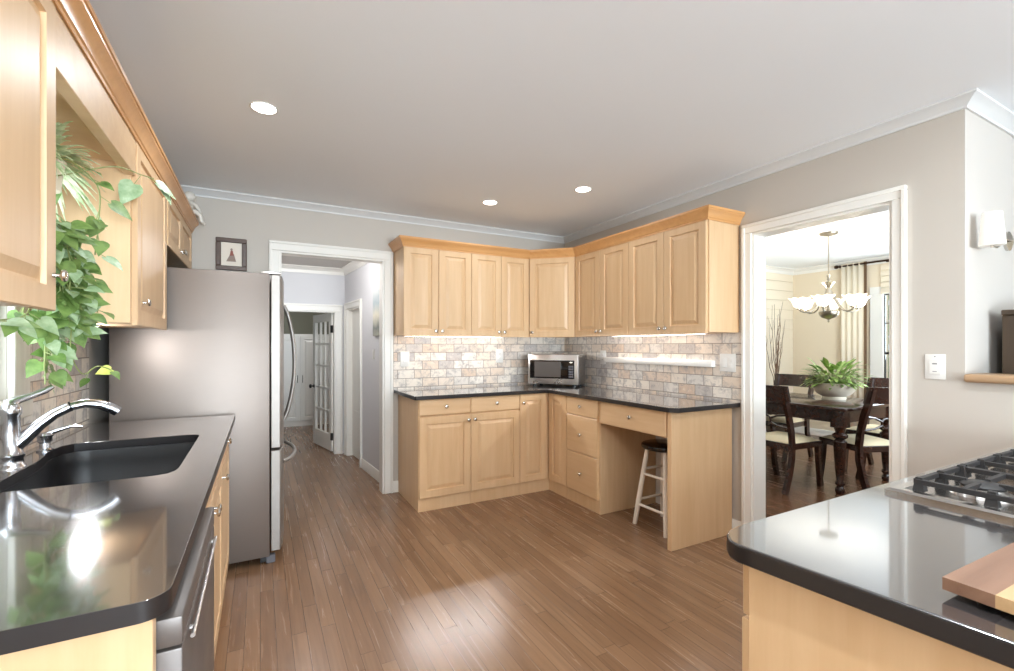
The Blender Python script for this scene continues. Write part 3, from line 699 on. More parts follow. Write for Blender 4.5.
# ------------------------------------------------------------------ peninsula with cooktop
PB = CT - 0.036
r = thing('island_cabinet', 'maple island cabinet under the cooktop counter', 'cabinet', (0.855, 0.578, 0), 0)
X0 = 0.855; Y0 = 0.578
MB().prism([(0.0, 0.0), (1.98, 0.0), (1.98, -0.62), (0.066, -0.62)], 0.0, PB - 0.001).obj('body', 'maple', r, smooth=0)
for i in range(3):
    x0 = 0.004 + i * 0.66
    for kind, z0, z1 in (('drawer', 0.762, PB - 0.004), ('door', PL, 0.757)):
        o = panel_front(0.654, z1 - z0 - 0.004, 'raised' if kind == 'door' else 'flat').obj(kind, 'maple' if kind == 'door' else 'maple_h', r, loc=(x0 + 0.654, 0.0, z0), rot=(0, 0, PI), smooth=0)
        knob(o, 0.327 if kind == 'drawer' else 0.04, 0.055 if kind == 'drawer' else 0.59)
o = slab('countertop', [(2.86, 0.637), (0.90, 0.637), (0.872, 0.633), (0.845, 0.62), (0.826, 0.60), (0.818, 0.575), (0.821, 0.55), (0.863, 0.215), (0.895, -0.06), (2.86, -0.06)], PB, CT, bevel=0.004)
tag(o, 'dark stone island countertop under the gas cooktop and cutting board', 'countertop')
# cooktop
r = thing('cooktop', 'stainless steel gas cooktop with black grates on the island counter', 'cooktop', (1.455, 0.075, CT))
CWd, CDp = 0.91, 0.525
v = []; f = []
rings = [(0, 0.0), (0.0, 0.009), (0.008, 0.014), (0.03, 0.014), (0.045, 0.006)]
for i, z in rings: v += [(i, i, z), (CWd - i, i, z), (CWd - i, CDp - i, z), (i, CDp - i, z)]
for k in range(len(rings) - 1):
    for j in range(4): l = (j + 1) % 4; f.append((4 * k + j, 4 * k + l, 4 * k + 4 + l, 4 * k + 4 + j))
f.append((16, 17, 18, 19)); f.append((3, 2, 1, 0))
MB().add(v, f).obj('tray', 'tray_steel', r, smooth=0)
burn = [(0.17, 0.385), (0.17, 0.15), (0.455, 0.27), (0.74, 0.385), (0.74, 0.15)]
for bx, by in burn:
    rr = 0.058 if bx == 0.455 else 0.045
    o = MB().lathe([(rr + 0.018, 0), (rr + 0.015, 0.006), (rr, 0.008), (rr - 0.002, 0.02), (0, 0.02)], 28).obj('burner', 'steel', r, loc=(bx, by, 0.006))
    MB().lathe([(rr - 0.004, 0), (rr - 0.002, 0.006), (rr - 0.01, 0.011), (0, 0.012)], 28).obj('cap', 'iron', o, loc=(0, 0, 0.02))
for gi, (gx0, gx1) in enumerate(((0.045, 0.315), (0.325, 0.585), (0.595, 0.865))):
    mb = MB(); gy0, gy1 = 0.05, 0.475; zt = 0.042; hw = 0.0055
    def bar(x0, y0, x1, y1, h=0.012):
        d = Vector((x1 - x0, y1 - y0)); q = Vector((-d.y, d.x)).normalized() * hw
        mb.prism([(x0 + q.x, y0 + q.y), (x1 + q.x, y1 + q.y), (x1 - q.x, y1 - q.y), (x0 - q.x, y0 - q.y)], zt - h, zt)
    for y in (gy0, gy1): bar(gx0, y, gx1, y)
    for x in (gx0, gx1): bar(x, gy0, x, gy1)
    gm = (gx0 + gx1) / 2; ym = (gy0 + gy1) / 2
    bar(gx0, ym, gx1, ym)
    cs = [(b_[0], b_[1]) for b_ in burn if gx0 < b_[0] < gx1]
    for bx, by in cs:
        ylo, yhi = (gy0, gy1) if len(cs) == 1 else ((gy0, ym) if by < ym else (ym, gy1))
        bar(bx, ylo, bx, by - 0.03); bar(bx, by + 0.03, bx, yhi); bar(gx0, by, bx - 0.03, by); bar(bx + 0.03, by, gx1, by)
    def foot(x, y):
        a, b_ = 0.012, 0.007
        mb.add([(x - a, y - a, 0.012), (x + a, y - a, 0.012), (x + a, y + a, 0.012), (x - a, y + a, 0.012), (x - b_, y - b_, zt + 0.005), (x + b_, y - b_, zt + 0.005), (x + b_, y + b_, zt + 0.005), (x - b_, y + b_, zt + 0.005)],
               [(3, 2, 1, 0), (4, 5, 6, 7), (0, 1, 5, 4), (1, 2, 6, 5), (2, 3, 7, 6), (3, 0, 4, 7)])
    for x in (gx0 + 0.006, gm, gx1 - 0.006):
        for y in (gy0 + 0.006, gy1 - 0.006): foot(x, y)
    for y in (gy0 + 0.14, gy1 - 0.14): foot(gx0 + 0.006, y); foot(gx1 - 0.006, y)
    mb.obj('grate', 'iron', r, smooth=0)
# cutting board
r = thing('cutting_board', 'thick striped wooden cutting board at the right of the island counter', 'cutting board', (0.918, -0.040, CT), math.radians(-1.5))
LB, WB = 0.45, 0.348
strips = [(0.0, 0.05, 'walnut'), (0.05, 0.115, 'board_maple'), (0.115, 0.165, 'board_cherry'), (0.165, 0.235, 'board_maple'), (0.235, 0.2895, 'board_maple'), (0.2895, WB, 'walnut')]
mb = MB(); mats = ['walnut', 'board_maple', 'board_cherry']
for a, b_, k in strips: mb.cur = mats.index(k); mb.box(0, LB, a, b_, 0.011, 0.030, 0.0)
mb.obj('board', mats, r, smooth=0)
for x in (0.04, LB - 0.04):
    for y in (0.04, WB - 0.04): MB().lathe([(0.014, 0), (0.012, 0.011), (0, 0.011)], 14).obj('foot', 'black', r, loc=(x, y, 0))

# ------------------------------------------------------------------ microwave in the corner
r = thing('microwave', 'stainless steel microwave standing diagonally in the counter corner', 'microwave', (2.344, 3.913, CT), math.radians(-52))
MW, MD_, MH = 0.505, 0.255, 0.292
MB().box(0, MW, 0, MD_, 0.018, 0.018 + MH, 0.004, 2).obj('case', 'steel', r)
o = MB().box(0.0, MW, -0.02, -0.001, 0.02, 0.016 + MH, 0.006, 2).obj('door', 'steel', r)
MB().box(0.02, MW - 0.035, -0.026, -0.019, 0.075, 0.252, 0.004, 2).obj('glass_panel', 'glossy_black', o)
MB().box(0.07, 0.335, -0.0275, -0.025, 0.09, 0.238, 0.001).obj('window', 'micro_window', o)
mb = MB()
for i in range(5):
    for j in range(3): mb.box(0.415 + j * 0.016, 0.427 + j * 0.016, -0.0275, -0.025, 0.088 + i * 0.024, 0.104 + i * 0.024)
mb.obj('keypad', 'grey_plastic', o, smooth=0)
MB().lathe([(0.016, 0), (0.016, 0.002), (0, 0.002)], 20, T(0.437, -0.025, 0.232) @ Matrix.Rotation(PI / 2, 4, 'X') @ Matrix.Diagonal((1, 0.55, 1, 1))).obj('emblem', 'nickel', o)
for x in (0.05, MW - 0.05):
    for y in (0.03, MD_ - 0.03): MB().lathe([(0.018, 0), (0.018, 0.018), (0, 0.018)], 14).obj('foot', 'black', r, loc=(x, y, 0))

# ------------------------------------------------------------------ outlets, switches, plug strip
def plate(name, label, loc, rz, W, H, kind, group=None, thick=0.006):
    r = thing(name, label, 'switch' if kind in ('toggle', 'labels') else 'outlet', loc, rz, group)
    MB().box(-W / 2, W / 2, -thick, 0, -H / 2, H / 2, 0.003, 2).obj('plate', 'white_plastic', r)
    if kind == 'duplex':
        for z in (0.022, -0.022):
            o = MB().box(-0.015, 0.015, -thick - 0.003, -thick, z - 0.014, z + 0.014, 0.004, 2).obj('socket', 'white_plastic', r)
            MB().box(-0.007, -0.005, -thick - 0.0035, -thick - 0.001, z - 0.005, z + 0.005).box(0.005, 0.007, -thick - 0.0035, -thick - 0.001, z - 0.005, z + 0.005).obj('slot', 'black', o, smooth=0)
    elif kind == 'toggle':
        MB().box(-0.016, 0.016, -thick - 0.004, -thick, -0.033, 0.033, 0.002).obj('rocker', 'white_plastic', r)
    elif kind == 'labels':
        MB().box(-0.022, 0.022, -thick - 0.003, -thick, -0.036, 0.036, 0.002).obj('rocker', 'white_plastic', r)
        MB().box(-0.009, 0.009, -thick - 0.004, -thick - 0.002, 0.012, 0.018).box(-0.008, 0.008, -thick - 0.004, -thick - 0.002, -0.024, -0.021).obj('marking', 'grey_mark', r, smooth=0)
        MB().lathe([(0.003, 0), (0.003, 0.001), (0, 0.001)], 10, T(0, -thick, 0.05) @ Matrix.Rotation(PI / 2, 4, 'X')).obj('screw', 'grey_mark', r)
    elif kind == 'quad':
        for x in (-0.023, 0.023):
            if x < 0: MB().box(x - 0.016, x + 0.016, -thick - 0.004, -thick, -0.033, 0.033, 0.002).obj('rocker', 'white_plastic', r)
            else:
                for z in (0.022, -0.022): MB().box(x - 0.015, x + 0.015, -thick - 0.003, -thick, z - 0.014, z + 0.014, 0.004, 2).obj('socket', 'white_plastic', r)
    return r
plate('wall_switch', 'white wall switch on the tile at the left end beside the hall doorway', (1.145, YB - 0.009, 1.185), 0, 0.082, 0.135, 'toggle')
plate('wall_outlet', 'white outlet on the back wall tile left of the microwave', (2.10, YB - 0.009, 1.205), 0, 0.08, 0.135, 'duplex')
plate('wall_outlet', 'white outlet at the left end of the plug strip on the right wall', (XR - 0.009, 3.44, 1.195), -PI / 2, 0.08, 0.13, 'duplex')
plate('wall_outlet', 'wide double outlet plate on the tile next to the dining doorway', (XR - 0.009, 2.11, 1.185), -PI / 2, 0.125, 0.125, 'quad')
plate('wall_switch', 'white switch plate with two markings between the dining doorway and the ledge', (XR, 0.988, 1.20), -PI / 2, 0.078, 0.122, 'labels')
plate('wall_switch', 'small white switch on the hallway wall below the canvas', (slant(4.66), 4.66, 1.22), -PI / 2 + 0.075, 0.06, 0.10, 'toggle')
r = thing('plug_strip', 'long white plug strip mounted on the tiled right wall', 'power strip', (XR - 0.009, 3.38, 1.15), -PI / 2)
MB().box(0, 1.17, -0.042, 0, 0, 0.048, 0.004, 2).obj('channel', 'white_plastic', r)
for i in range(6):
    MB().box(0.08 + i * 0.19, 0.11 + i * 0.19, -0.044, -0.041, 0.012, 0.036, 0.002).obj('socket', 'grey_mark' if False else 'white_plastic', r)
# under-cabinet lights
def strip(label, loc, rz, L, watts):
    r = thing('under_cabinet_light', label, 'light', loc, rz, 'under-cabinet lights')
    MB().box(0, L, -0.02, 0.02, -0.005, 0, 0.001).obj('housing', 'white_plastic', r, smooth=0)
    MB().box(0.01, L - 0.01, -0.015, 0.015, -0.0065, -0.0045).obj('diffuser', 'strip_lens', r, smooth=0)
    area_light('strip_glow', (L / 2, 0, -0.009), L - 0.04, watts, (0, -2.2, -1), (0.97, 0.98, 1.0), 0.02, parent=r)
STRIP_W = 12.0
strip('slim light bar under the wall cabinets on the back wall', (1.12, 4.02, ZU), 0, 0.98, STRIP_W)
strip('slim light bar under the wall cabinets on the right wall', (2.82, 3.22, ZU), -PI / 2, 0.98, STRIP_W)
strip('short light bar under the wall cabinet beside the fridge', (-0.66, 2.42, ZU), PI / 2, 0.30, 6.0)

# ------------------------------------------------------------------ recessed lights
CAN_W = 1.5
def can(label, x, y, watts=None, group='recessed ceiling lights'):
    r = thing('recessed_light', label, 'ceiling light', (x, y, CH), 0, group)
    MB().lathe([(0.052, -0.0005), (0.057, -0.003), (0.062, -0.003), (0.064, -0.001), (0.064, 0.0), (0.052, 0.0)], 28).obj('trim_ring', 'white_trim', r)
    MB().lathe([(0.055, 0.0), (0.053, -0.003), (0.03, -0.005), (0, -0.0055)], 28).obj('lens', 'lamp_lens', r)
    area_light('can_glow', (0, 0, -0.012), 0.11, watts or CAN_W, (0, 0, -1), (0.88, 0.95, 1.0), shape='DISK', parent=r)
can('round recessed ceiling light nearest the camera, above the fridge side of the room', 0.016, 2.543, 5.0)
can('round recessed ceiling light, left of the two near the back corner', 1.639, 3.346)
can('round recessed ceiling light, right of the two near the back corner', 2.111, 2.741)
for x, y in ((0.3, 0.4), (1.9, 0.3), (0.3, -1.6), (1.9, -1.6)):  # extra unseen cans added for more light
    can('added round recessed fill light out of view in the ceiling behind the camera', x, y, 12.0)
# unseen ceiling lamps for hall and far room; hall one added for brightness
def dome(label, x, y, z, watts, col=(1, 0.97, 0.93)):
    r = thing('unseen_ceiling_lamp', label, 'ceiling light', (x, y, z))
    MB().lathe([(0.14, 0), (0.14, -0.02), (0.12, -0.025), (0, -0.025)], 28).obj('base', 'white_trim', r)
    MB().lathe([(0.125, -0.022), (0.11, -0.055), (0.07, -0.08), (0, -0.09)], 28).obj('shade', 'lamp_shade', r)
    d = bpy.data.lights.new('lamp_glow', 'POINT'); d.energy = watts; d.color = col; d.shadow_soft_size = 0.06
    o = bpy.data.objects.new('lamp_glow', d); C.objects.link(o); o.parent = r; o.location = (0, 0, -0.13)
dome('added round ceiling lamp brightening the hallway, hidden above the doorway', 0.40, 4.55, HCZ, 15, (0.97, 0.98, 1))
dome('round ceiling lamp of the far room beyond the glazed door', 0.9, 7.2, HCZ, 16, (0.97, 0.98, 1))

# ------------------------------------------------------------------ stool
r = thing('stool', 'white wooden stool with round black seat under the desk counter', 'stool', (2.57, 2.39, 0), math.radians(1))
SH = 0.60
MB().lathe([(0.0, SH - 0.038), (0.145, SH - 0.038), (0.158, SH - 0.03), (0.162, SH - 0.018), (0.158, SH - 0.006), (0.148, SH), (0, SH)], 36).obj('seat', 'glossy_black', r)
M['painted_leg'] = new_mat('painted_leg', c(228, 216, 200), 0.4)[0]
lp = []
for k in range(4):
    a = PI / 4 + k * PI / 2; p0 = Vector((0.205 * math.cos(a), 0.205 * math.sin(a), 0)); p1 = Vector((0.115 * math.cos(a), 0.115 * math.sin(a), SH - 0.036))
    lp.append((p0, p1)); MB().tube([p0, p0.lerp(p1, 0.3), p1], [0.0155, 0.019, 0.015], 14).obj('leg', 'painted_leg', r)
for k in range(4):
    (a0, a1), (b0, b1) = lp[k], lp[(k + 1) % 4]
    for h in ((0.26, 0.66) if k % 2 else (0.32, 0.72)):
        MB().tube([a0.lerp(a1, h), b0.lerp(b1, h)], 0.0095, 10).obj('rung', 'painted_leg', r)

# ------------------------------------------------------------------ framed print, figurine
r = thing('framed_print', 'small framed figure print with dark brown frame on the wall above the fridge', 'picture', (-0.193, YB, 2.0))
fw_, fh_ = 0.204, 0.245
mb = MB()
for a in ((-fw_ / 2, fw_ / 2, -fh_ / 2, -fh_ / 2 + 0.034), (-fw_ / 2, fw_ / 2, fh_ / 2 - 0.034, fh_ / 2), (-fw_ / 2, -fw_ / 2 + 0.034, -fh_ / 2 + 0.034, fh_ / 2 - 0.034), (fw_ / 2 - 0.034, fw_ / 2, -fh_ / 2 + 0.034, fh_ / 2 - 0.034)): mb.box(a[0], a[1], -0.022, 0, a[2], a[3], 0.004)
mb.obj('frame', 'frame_brown', r, smooth=0)
MB().box(-0.075, 0.075, -0.01, -0.003, -0.095, 0.095).obj('paper', 'print_paper', r, smooth=0)
M['ink_grey'] = new_mat('ink_grey', c(150, 132, 122), 0.8)[0]; M['ink_red'] = new_mat('ink_red', c(150, 92, 80), 0.8)[0]
def flat(poly, d): return MB().prism(poly, 0, d, T(0, -0.010, 0) @ Matrix.Rotation(PI / 2, 4, 'X'))
flat([(-0.035, -0.055), (0.03, -0.055), (0.018, -0.005), (0.006, 0.02), (-0.006, 0.02), (-0.014, -0.01)], 0.0008).obj('figure', 'ink_grey', r, smooth=0)
flat([(-0.012, -0.012), (0.014, -0.008), (0.008, 0.028), (-0.006, 0.028)], 0.0014).obj('jacket', 'ink_red', r, smooth=0)
flat([(0.008 * math.cos(i * 0.6), 0.037 + 0.009 * math.sin(i * 0.6)) for i in range(10)], 0.0008).obj('head', 'ink_grey', r, smooth=0)
r = thing('figurine', 'white cherub figurine sitting on the crown edge above the fridge cabinet', 'figurine', (-0.422, 3.86, 2.2105), PI / 2)
mb = MB(); mb.sphere(0.042, (0, 0.02, 0.05), 0.9, 0.75, 1.25); mb.sphere(0.036, (0, 0.012, 0.13))
mb.tube([(0.03, 0.0, 0.08), (0.05, -0.03, 0.06), (0.04, -0.05, 0.03)], [0.014, 0.012, 0.009]); mb.tube([(-0.03, 0.0, 0.08), (-0.05, -0.03, 0.06), (-0.04, -0.05, 0.03)], [0.014, 0.012, 0.009])
for s in (-1, 1): mb.tube([(s * 0.02, 0.01, 0.022), (s * 0.024, -0.035, 0.020), (s * 0.026, -0.055, -0.005), (s * 0.026, -0.058, -0.04), (s * 0.026, -0.075, -0.048)], [0.021, 0.019, 0.015, 0.011, 0.009])
mb.obj('body', 'figurine', r, smooth=60)
mb = MB()
for s in (-1, 1): mb.prism([(0, 0.03), (s * 0.05, 0.085), (s * 0.062, 0.04), (s * 0.03, -0.005)], 0, 0.008, T(0, 0.05, 0.06) @ Matrix.Rotation(PI / 2, 4, 'X'))
mb.obj('wings', 'figurine', r, smooth=0)

# ------------------------------------------------------------------ plants
def leaf(mb, pos, direction, up, L, Wd, kind='heart', curl=0.25):
    d = Vector(direction).normalized(); u = Vector(up); u = (u - d * u.dot(d))
    if u.length < 1e-3: u = d.orthogonal()
    u.normalize(); s_ = d.cross(u)
    if kind == 'heart': prof = [(-0.10, 0.20), (0.0, 0.40), (0.15, 0.50), (0.35, 0.47), (0.6, 0.32), (0.82, 0.14), (1.0, 0.0)]
    elif kind == 'strap': prof = [(0.0, 0.16), (0.2, 0.34), (0.42, 0.5), (0.65, 0.46), (0.85, 0.24), (1.0, 0.0)]
    else: prof = [(0.0, 0.3), (0.3, 0.5), (0.7, 0.4), (1.0, 0.0)]
    v = []; f = []
    p = Vector(pos)
    for t_, hw in prof:
        droop = -curl * L * max(t_, 0) ** 2
        base = p + d * (max(t_, 0) * L) + u * droop
        side = base + d * (min(t_, 0) * L)
        v += [base, side + s_ * (hw * Wd) + u * (0.12 * hw * Wd), side - s_ * (hw * Wd) + u * (0.12 * hw * Wd)]
    for k in range(len(prof) - 1):
        a = 3 * k; b_ = a + 3
        f += [(a, b_, b_ + 1, a + 1), (a, a + 2, b_ + 2, b_)]
    mb.add(v, f)
def rnd(a, b_): return random.uniform(a, b_)
def rdir(zlo=-1, zhi=0.3):
    a = rnd(0, 2 * PI); return Vector((math.cos(a), math.sin(a), rnd(zlo, zhi)))
PX, PY, PZ = -0.63, 1.63, 1.58
r = thing('hanging_pothos', 'trailing green pothos hanging in the gap between the left wall cabinets', 'plant', (PX, PY, PZ))
MB().lathe([(0, 0), (0.075, 0), (0.085, 0.02), (0.105, 0.15), (0.112, 0.155), (0.112, 0.17), (0.10, 0.17), (0.095, 0.14), (0, 0.135)], 28).obj('pot', 'terracotta', r)
mb = MB()
for k in range(3):
    a = 0.4 + k * 2 * PI / 3; mb.tube([(0.108 * math.cos(a), 0.108 * math.sin(a), 0.165), (0, 0, 0.446)], 0.0025, 6)
mb.tube([(0, 0, 0.446), (0, 0, 2.03 - PZ)], 0.003, 6); mb.obj('cord', 'stem', r)
vines = []
stems = MB(); lv = MB(); lp_ = MB()
O = Vector((PX, PY, PZ))
def vine(pts, nleaf, size, start=0.0):
    P = [Vector(p) - O for p in pts]
    n_ = 24; fine = []
    for i in range(n_ + 1):
        t_ = i / n_ * (len(P) - 1); k = min(int(t_), len(P) - 2); q = t_ - k
        p0 = P[max(k - 1, 0)]; p1 = P[k]; p2 = P[k + 1]; p3 = P[min(k + 2, len(P) - 1)]
        fine.append(0.5 * ((2 * p1) + (p2 - p0) * q + (2 * p0 - 5 * p1 + 4 * p2 - p3) * q * q + (3 * p1 - p0 - 3 * p2 + p3) * q ** 3))
    stems.tube(fine, 0.0022, 6)
    for i in range(nleaf):
        t_ = start + (1 - start) * (i + 0.6) / nleaf; p = fine[min(n_, int(t_ * n_))]
        d = Vector((rnd(-0.4, 0.9), rnd(-0.9, 0.5), rnd(-0.9, 0.15))); pet = p + d.normalized() * rnd(0.02, 0.05)
        stems.tube([p, pet], 0.0012, 5)
        s_ = size * rnd(0.75, 1.2)
        leaf(lp_ if random.random() < 0.3 else lv, pet, d, Vector((rnd(0.1, 0.8), rnd(-0.9, -0.2), rnd(0.3, 1))), s_, s_ * 0.85, 'heart', rnd(0.1, 0.35))
top = (PX + 0.05, PY + 0.06, PZ + 0.17)
random.seed(21)
for k in range(15):
    ex = rnd(-0.67, -0.54); ey = rnd(2.0, 2.22); ez = rnd(1.34, 1.52)
    vine([top, (PX + 0.06, PY + 0.2, PZ + rnd(0.06, 0.14)), (ex * 0.5 - 0.29, ey - 0.06, ez + rnd(0.16, 0.24)), (ex, ey, ez + 0.1), (ex + rnd(-0.03, 0.03), ey, ez)], 15, 0.056, 0.38)
for k in range(5):
    ex = rnd(-0.66, -0.60); ey = rnd(2.06, 2.16); ez = rnd(1.17, 1.30)
    vine([top, (PX + 0.05, PY + 0.3, 1.6), (-0.57, 2.08, 1.48), (ex, ey, 1.36), (ex - 0.01, ey, ez)], 14, 0.055, 0.45)
vine([top, (-0.56, 1.95, 1.84), (-0.47, 2.14, 1.95), (-0.41, 2.26, 1.97), (-0.385, 2.34, 1.985)], 3, 0.085, 0.7)
vine([top, (-0.58, 1.80, 1.52), (-0.60, 1.85, 1.40), (-0.62, 1.74, 1.37), (-0.62, 1.66, 1.36)], 9, 0.055, 0.4)
vine([(-0.55, 2.08, 1.5), (-0.58, 2.12, 1.3), (-0.57, 2.2, 1.20), (-0.54, 2.26, 1.225), (-0.50, 2.32, 1.20)], 2, 0.045, 0.5)
vine([top, (-0.56, 1.96, 1.90), (-0.50, 2.08, 1.86), (-0.50, 2.10, 1.74), (-0.51, 2.10, 1.62)], 7, 0.065, 0.35)
stems.obj('stems', 'stem', r); lv.obj('leaves', 'leaf', r, smooth=60); lp_.obj('pale_leaves', 'leaf_pale', r, smooth=60)['label'] = 'pale green pothos leaves'
mb = MB(); leaf(mb, Vector((-0.51, 2.30, 1.21)) - O, (-0.6, -0.5, -0.15), (0.3, -0.9, 0.6), 0.05, 0.045); mb.obj('yellow_leaf', 'leaf_yellow', r, smooth=60)['label'] = 'pale yellow leaf'
# variegated spider plant in its own pot, higher up
r2 = thing('spider_plant', 'pale variegated spider plant above the trailing pothos', 'plant', (-0.62, 1.99, 1.80))
MB().lathe([(0, 0), (0.05, 0), (0.062, 0.09), (0.066, 0.095), (0.058, 0.095), (0, 0.085)], 24).obj('pot', 'ceramic', r2)
mb = MB(); random.seed(5)
mb2 = MB()
for i in range(3): mb2.tube([(0.06 * math.cos(i * 2.1), 0.06 * math.sin(i * 2.1), 0.09), (0, 0, 0.20)], 0.002, 6)
mb2.tube([(0, 0, 0.20), (0, 0, 2.03 - 1.80)], 0.0025, 6); mb2.obj('cord', 'stem', r2)
for k in range(420):
    a = rnd(-2.2, 2.6); e = rnd(-0.1, 0.95)
    d = Vector((math.cos(a) * math.cos(e), math.sin(a) * math.cos(e), math.sin(e)))
    L_ = rnd(0.14, 0.32); p0 = Vector((0.02 * math.cos(a), 0.02 * math.sin(a), 0.09)); pts = []
    for i in range(7):
        t_ = i / 6; pts.append(p0 + d * (L_ * t_) + Vector((0, 0, -0.22 * L_ * t_ * t_ * 2)))
    s_ = d.cross(Vector((0, 0, 1))).normalized(); v = []; f = []
    for i, p in enumerate(pts):
        hw = 0.010 * (1 - (i / 6) ** 2) + 0.0006; v += [p + s_ * hw + Vector((0, 0, 0.002)), p, p - s_ * hw + Vector((0, 0, 0.002))]
    for i in range(6): f += [(3 * i, 3 * i + 1, 3 * i + 4, 3 * i + 3), (3 * i + 1, 3 * i + 2, 3 * i + 5, 3 * i + 4)]
    # keep the leaves inside the gap between the cabinets
    if all(-0.135 < p.x < 0.125 and -0.30 < p.y < 0.33 and p.z < 0.222 for p in pts): mb.add(v, f)
mb.obj('leaves', 'leaf_var', r2, smooth=60)

# ------------------------------------------------------------------ hall and far room contents
r = thing('canvas_picture', 'unframed pale canvas picture on the hallway wall', 'picture', (0, 0, 0))
MB().prism([(slant(4.20) - 0.028, 4.215), (slant(4.60) - 0.028, 4.60), (slant(4.60) - 0.002, 4.60), (slant(4.20) - 0.002, 4.215)], 1.40, 1.96).obj('canvas', 'canvas', r, smooth=0)
# glazed door leaf (structure)
hx, hy = 0.785, 5.985; ex, ey = 0.650, 6.62
la = math.atan2(ey - hy, ex - hx); LW = 0.70; LH = 1.70
RM = T(hx, hy, 0.012) @ Matrix.Rotation(la, 4, 'Z')
mb = MB(); tk = 0.018
mb.box(0, 0.095, -tk, tk, 0, LH, 0.003, mat=RM).box(LW - 0.095, LW, -tk, tk, 0, LH, 0.003, mat=RM).box(0.09, LW - 0.09, -tk, tk, 0, 0.20, 0.003, mat=RM).box(0.09, LW - 0.09, -tk, tk, LH - 0.10, LH, 0.003, mat=RM)
for i in (1, 2): x = 0.095 + (LW - 0.19) * i / 3; mb.box(x - 0.011, x + 0.011, -0.013, 0.013, 0.2, LH - 0.1, mat=RM)
for i in range(1, 5): z = 0.2 + (LH - 0.3) * i / 5; mb.box(0.09, LW - 0.09, -0.013, 0.013, z - 0.011, z + 0.011, mat=RM)
dr = struct(mb, 'door_1', 'white_trim')
MB().box(0.09, LW - 0.09, -0.002, 0.002, 0.19, LH - 0.09, mat=RM).obj('glass_pane', 'glass', dr, smooth=0)
for s in (-1, 1): MB().lathe([(0.025, 0), (0.025, 0.004), (0.01, 0.01), (0.01, 0.03), (0.026, 0.04), (0.028, 0.052), (0.016, 0.062), (0, 0.063)], 18, RM @ T(LW - 0.05, s * tk, 0.76) @ Matrix.Rotation(-s * PI / 2, 4, 'X')).obj('knob', 'black', dr)
for z in (0.18, LH - 0.2): MB().box(-0.008, 0.03, -0.022, 0.022, z - 0.045, z + 0.045, 0.002, mat=RM).obj('hinge', 'black', dr)
# tall white cabinet in the far room
r = thing('white_cabinet', 'white two-door cabinet in the room beyond the glazed door', 'cabinet', (0.09, 8.2, 0))
MB().box(0, 1.9, 0, 0.4, 0, 1.50, 0.003).obj('body', 'white_trim', r, smooth=0)
for i in range(4):
    o = panel_front(0.465, 1.38, 'raised').obj('door', 'white_trim', r, loc=(0.01 + i * 0.47, 0, 0.09), smooth=0)
    kx = 0.43 if i % 2 == 0 else 0.035
    MB().tube([(kx, -0.04, 0.62), (kx, -0.04, 0.74)], 0.005, 8).tube([(kx, -0.019, 0.63), (kx, -0.04, 0.63)], 0.004, 8).tube([(kx, -0.019, 0.73), (kx, -0.04, 0.73)], 0.004, 8).obj('handle', 'nickel', o)

# ------------------------------------------------------------------ dining room
TX0, TX1, TY0, TY1, TZ = 4.42, 5.42, 2.10, 3.74, 0.765
r = thing('dining_table', 'dark wood dining table with turned legs seen through the doorway', 'table', ((TX0 + TX1) / 2, (TY0 + TY1) / 2, 0))
hxx, hyy = (TX1 - TX0) / 2, (TY1 - TY0) / 2
MB().box(-hxx, hxx, -hyy, hyy, TZ - 0.028, TZ, 0.006, 2).obj('tabletop', 'dark_wood', r)
mb = MB().box(-hxx + 0.05, hxx - 0.05, -hyy + 0.05, -hyy + 0.075, TZ - 0.14, TZ - 0.028).box(-hxx + 0.05, hxx - 0.05, hyy - 0.075, hyy - 0.05, TZ - 0.14, TZ - 0.028)
mb.box(-hxx + 0.05, -hxx + 0.075, -hyy + 0.05, hyy - 0.05, TZ - 0.14, TZ - 0.028).box(hxx - 0.075, hxx - 0.05, -hyy + 0.05, hyy - 0.05, TZ - 0.14, TZ - 0.028)
mb.obj('apron', 'dark_wood', r, smooth=0)
for sx in (-1, 1):
    for sy in (-1, 1):
        mb = MB().lathe([(0.03, 0), (0.038, 0.02), (0.036, 0.05), (0.024, 0.065), (0.038, 0.085), (0.038, 0.10), (0.028, 0.115), (0.036, 0.20), (0.05, 0.42), (0.052, 0.46), (0.034, 0.48), (0.058, 0.50), (0.06, 0.52), (0.034, 0.54), (0.045, 0.575), (0.05, 0.585)], 24)
        mb.box(-0.055, 0.055, -0.055, 0.055, 0.585, TZ - 0.028, 0.003)
        mb.obj('leg', 'dark_wood', r, loc=(sx * (hxx - 0.085), sy * (hyy - 0.085), 0))
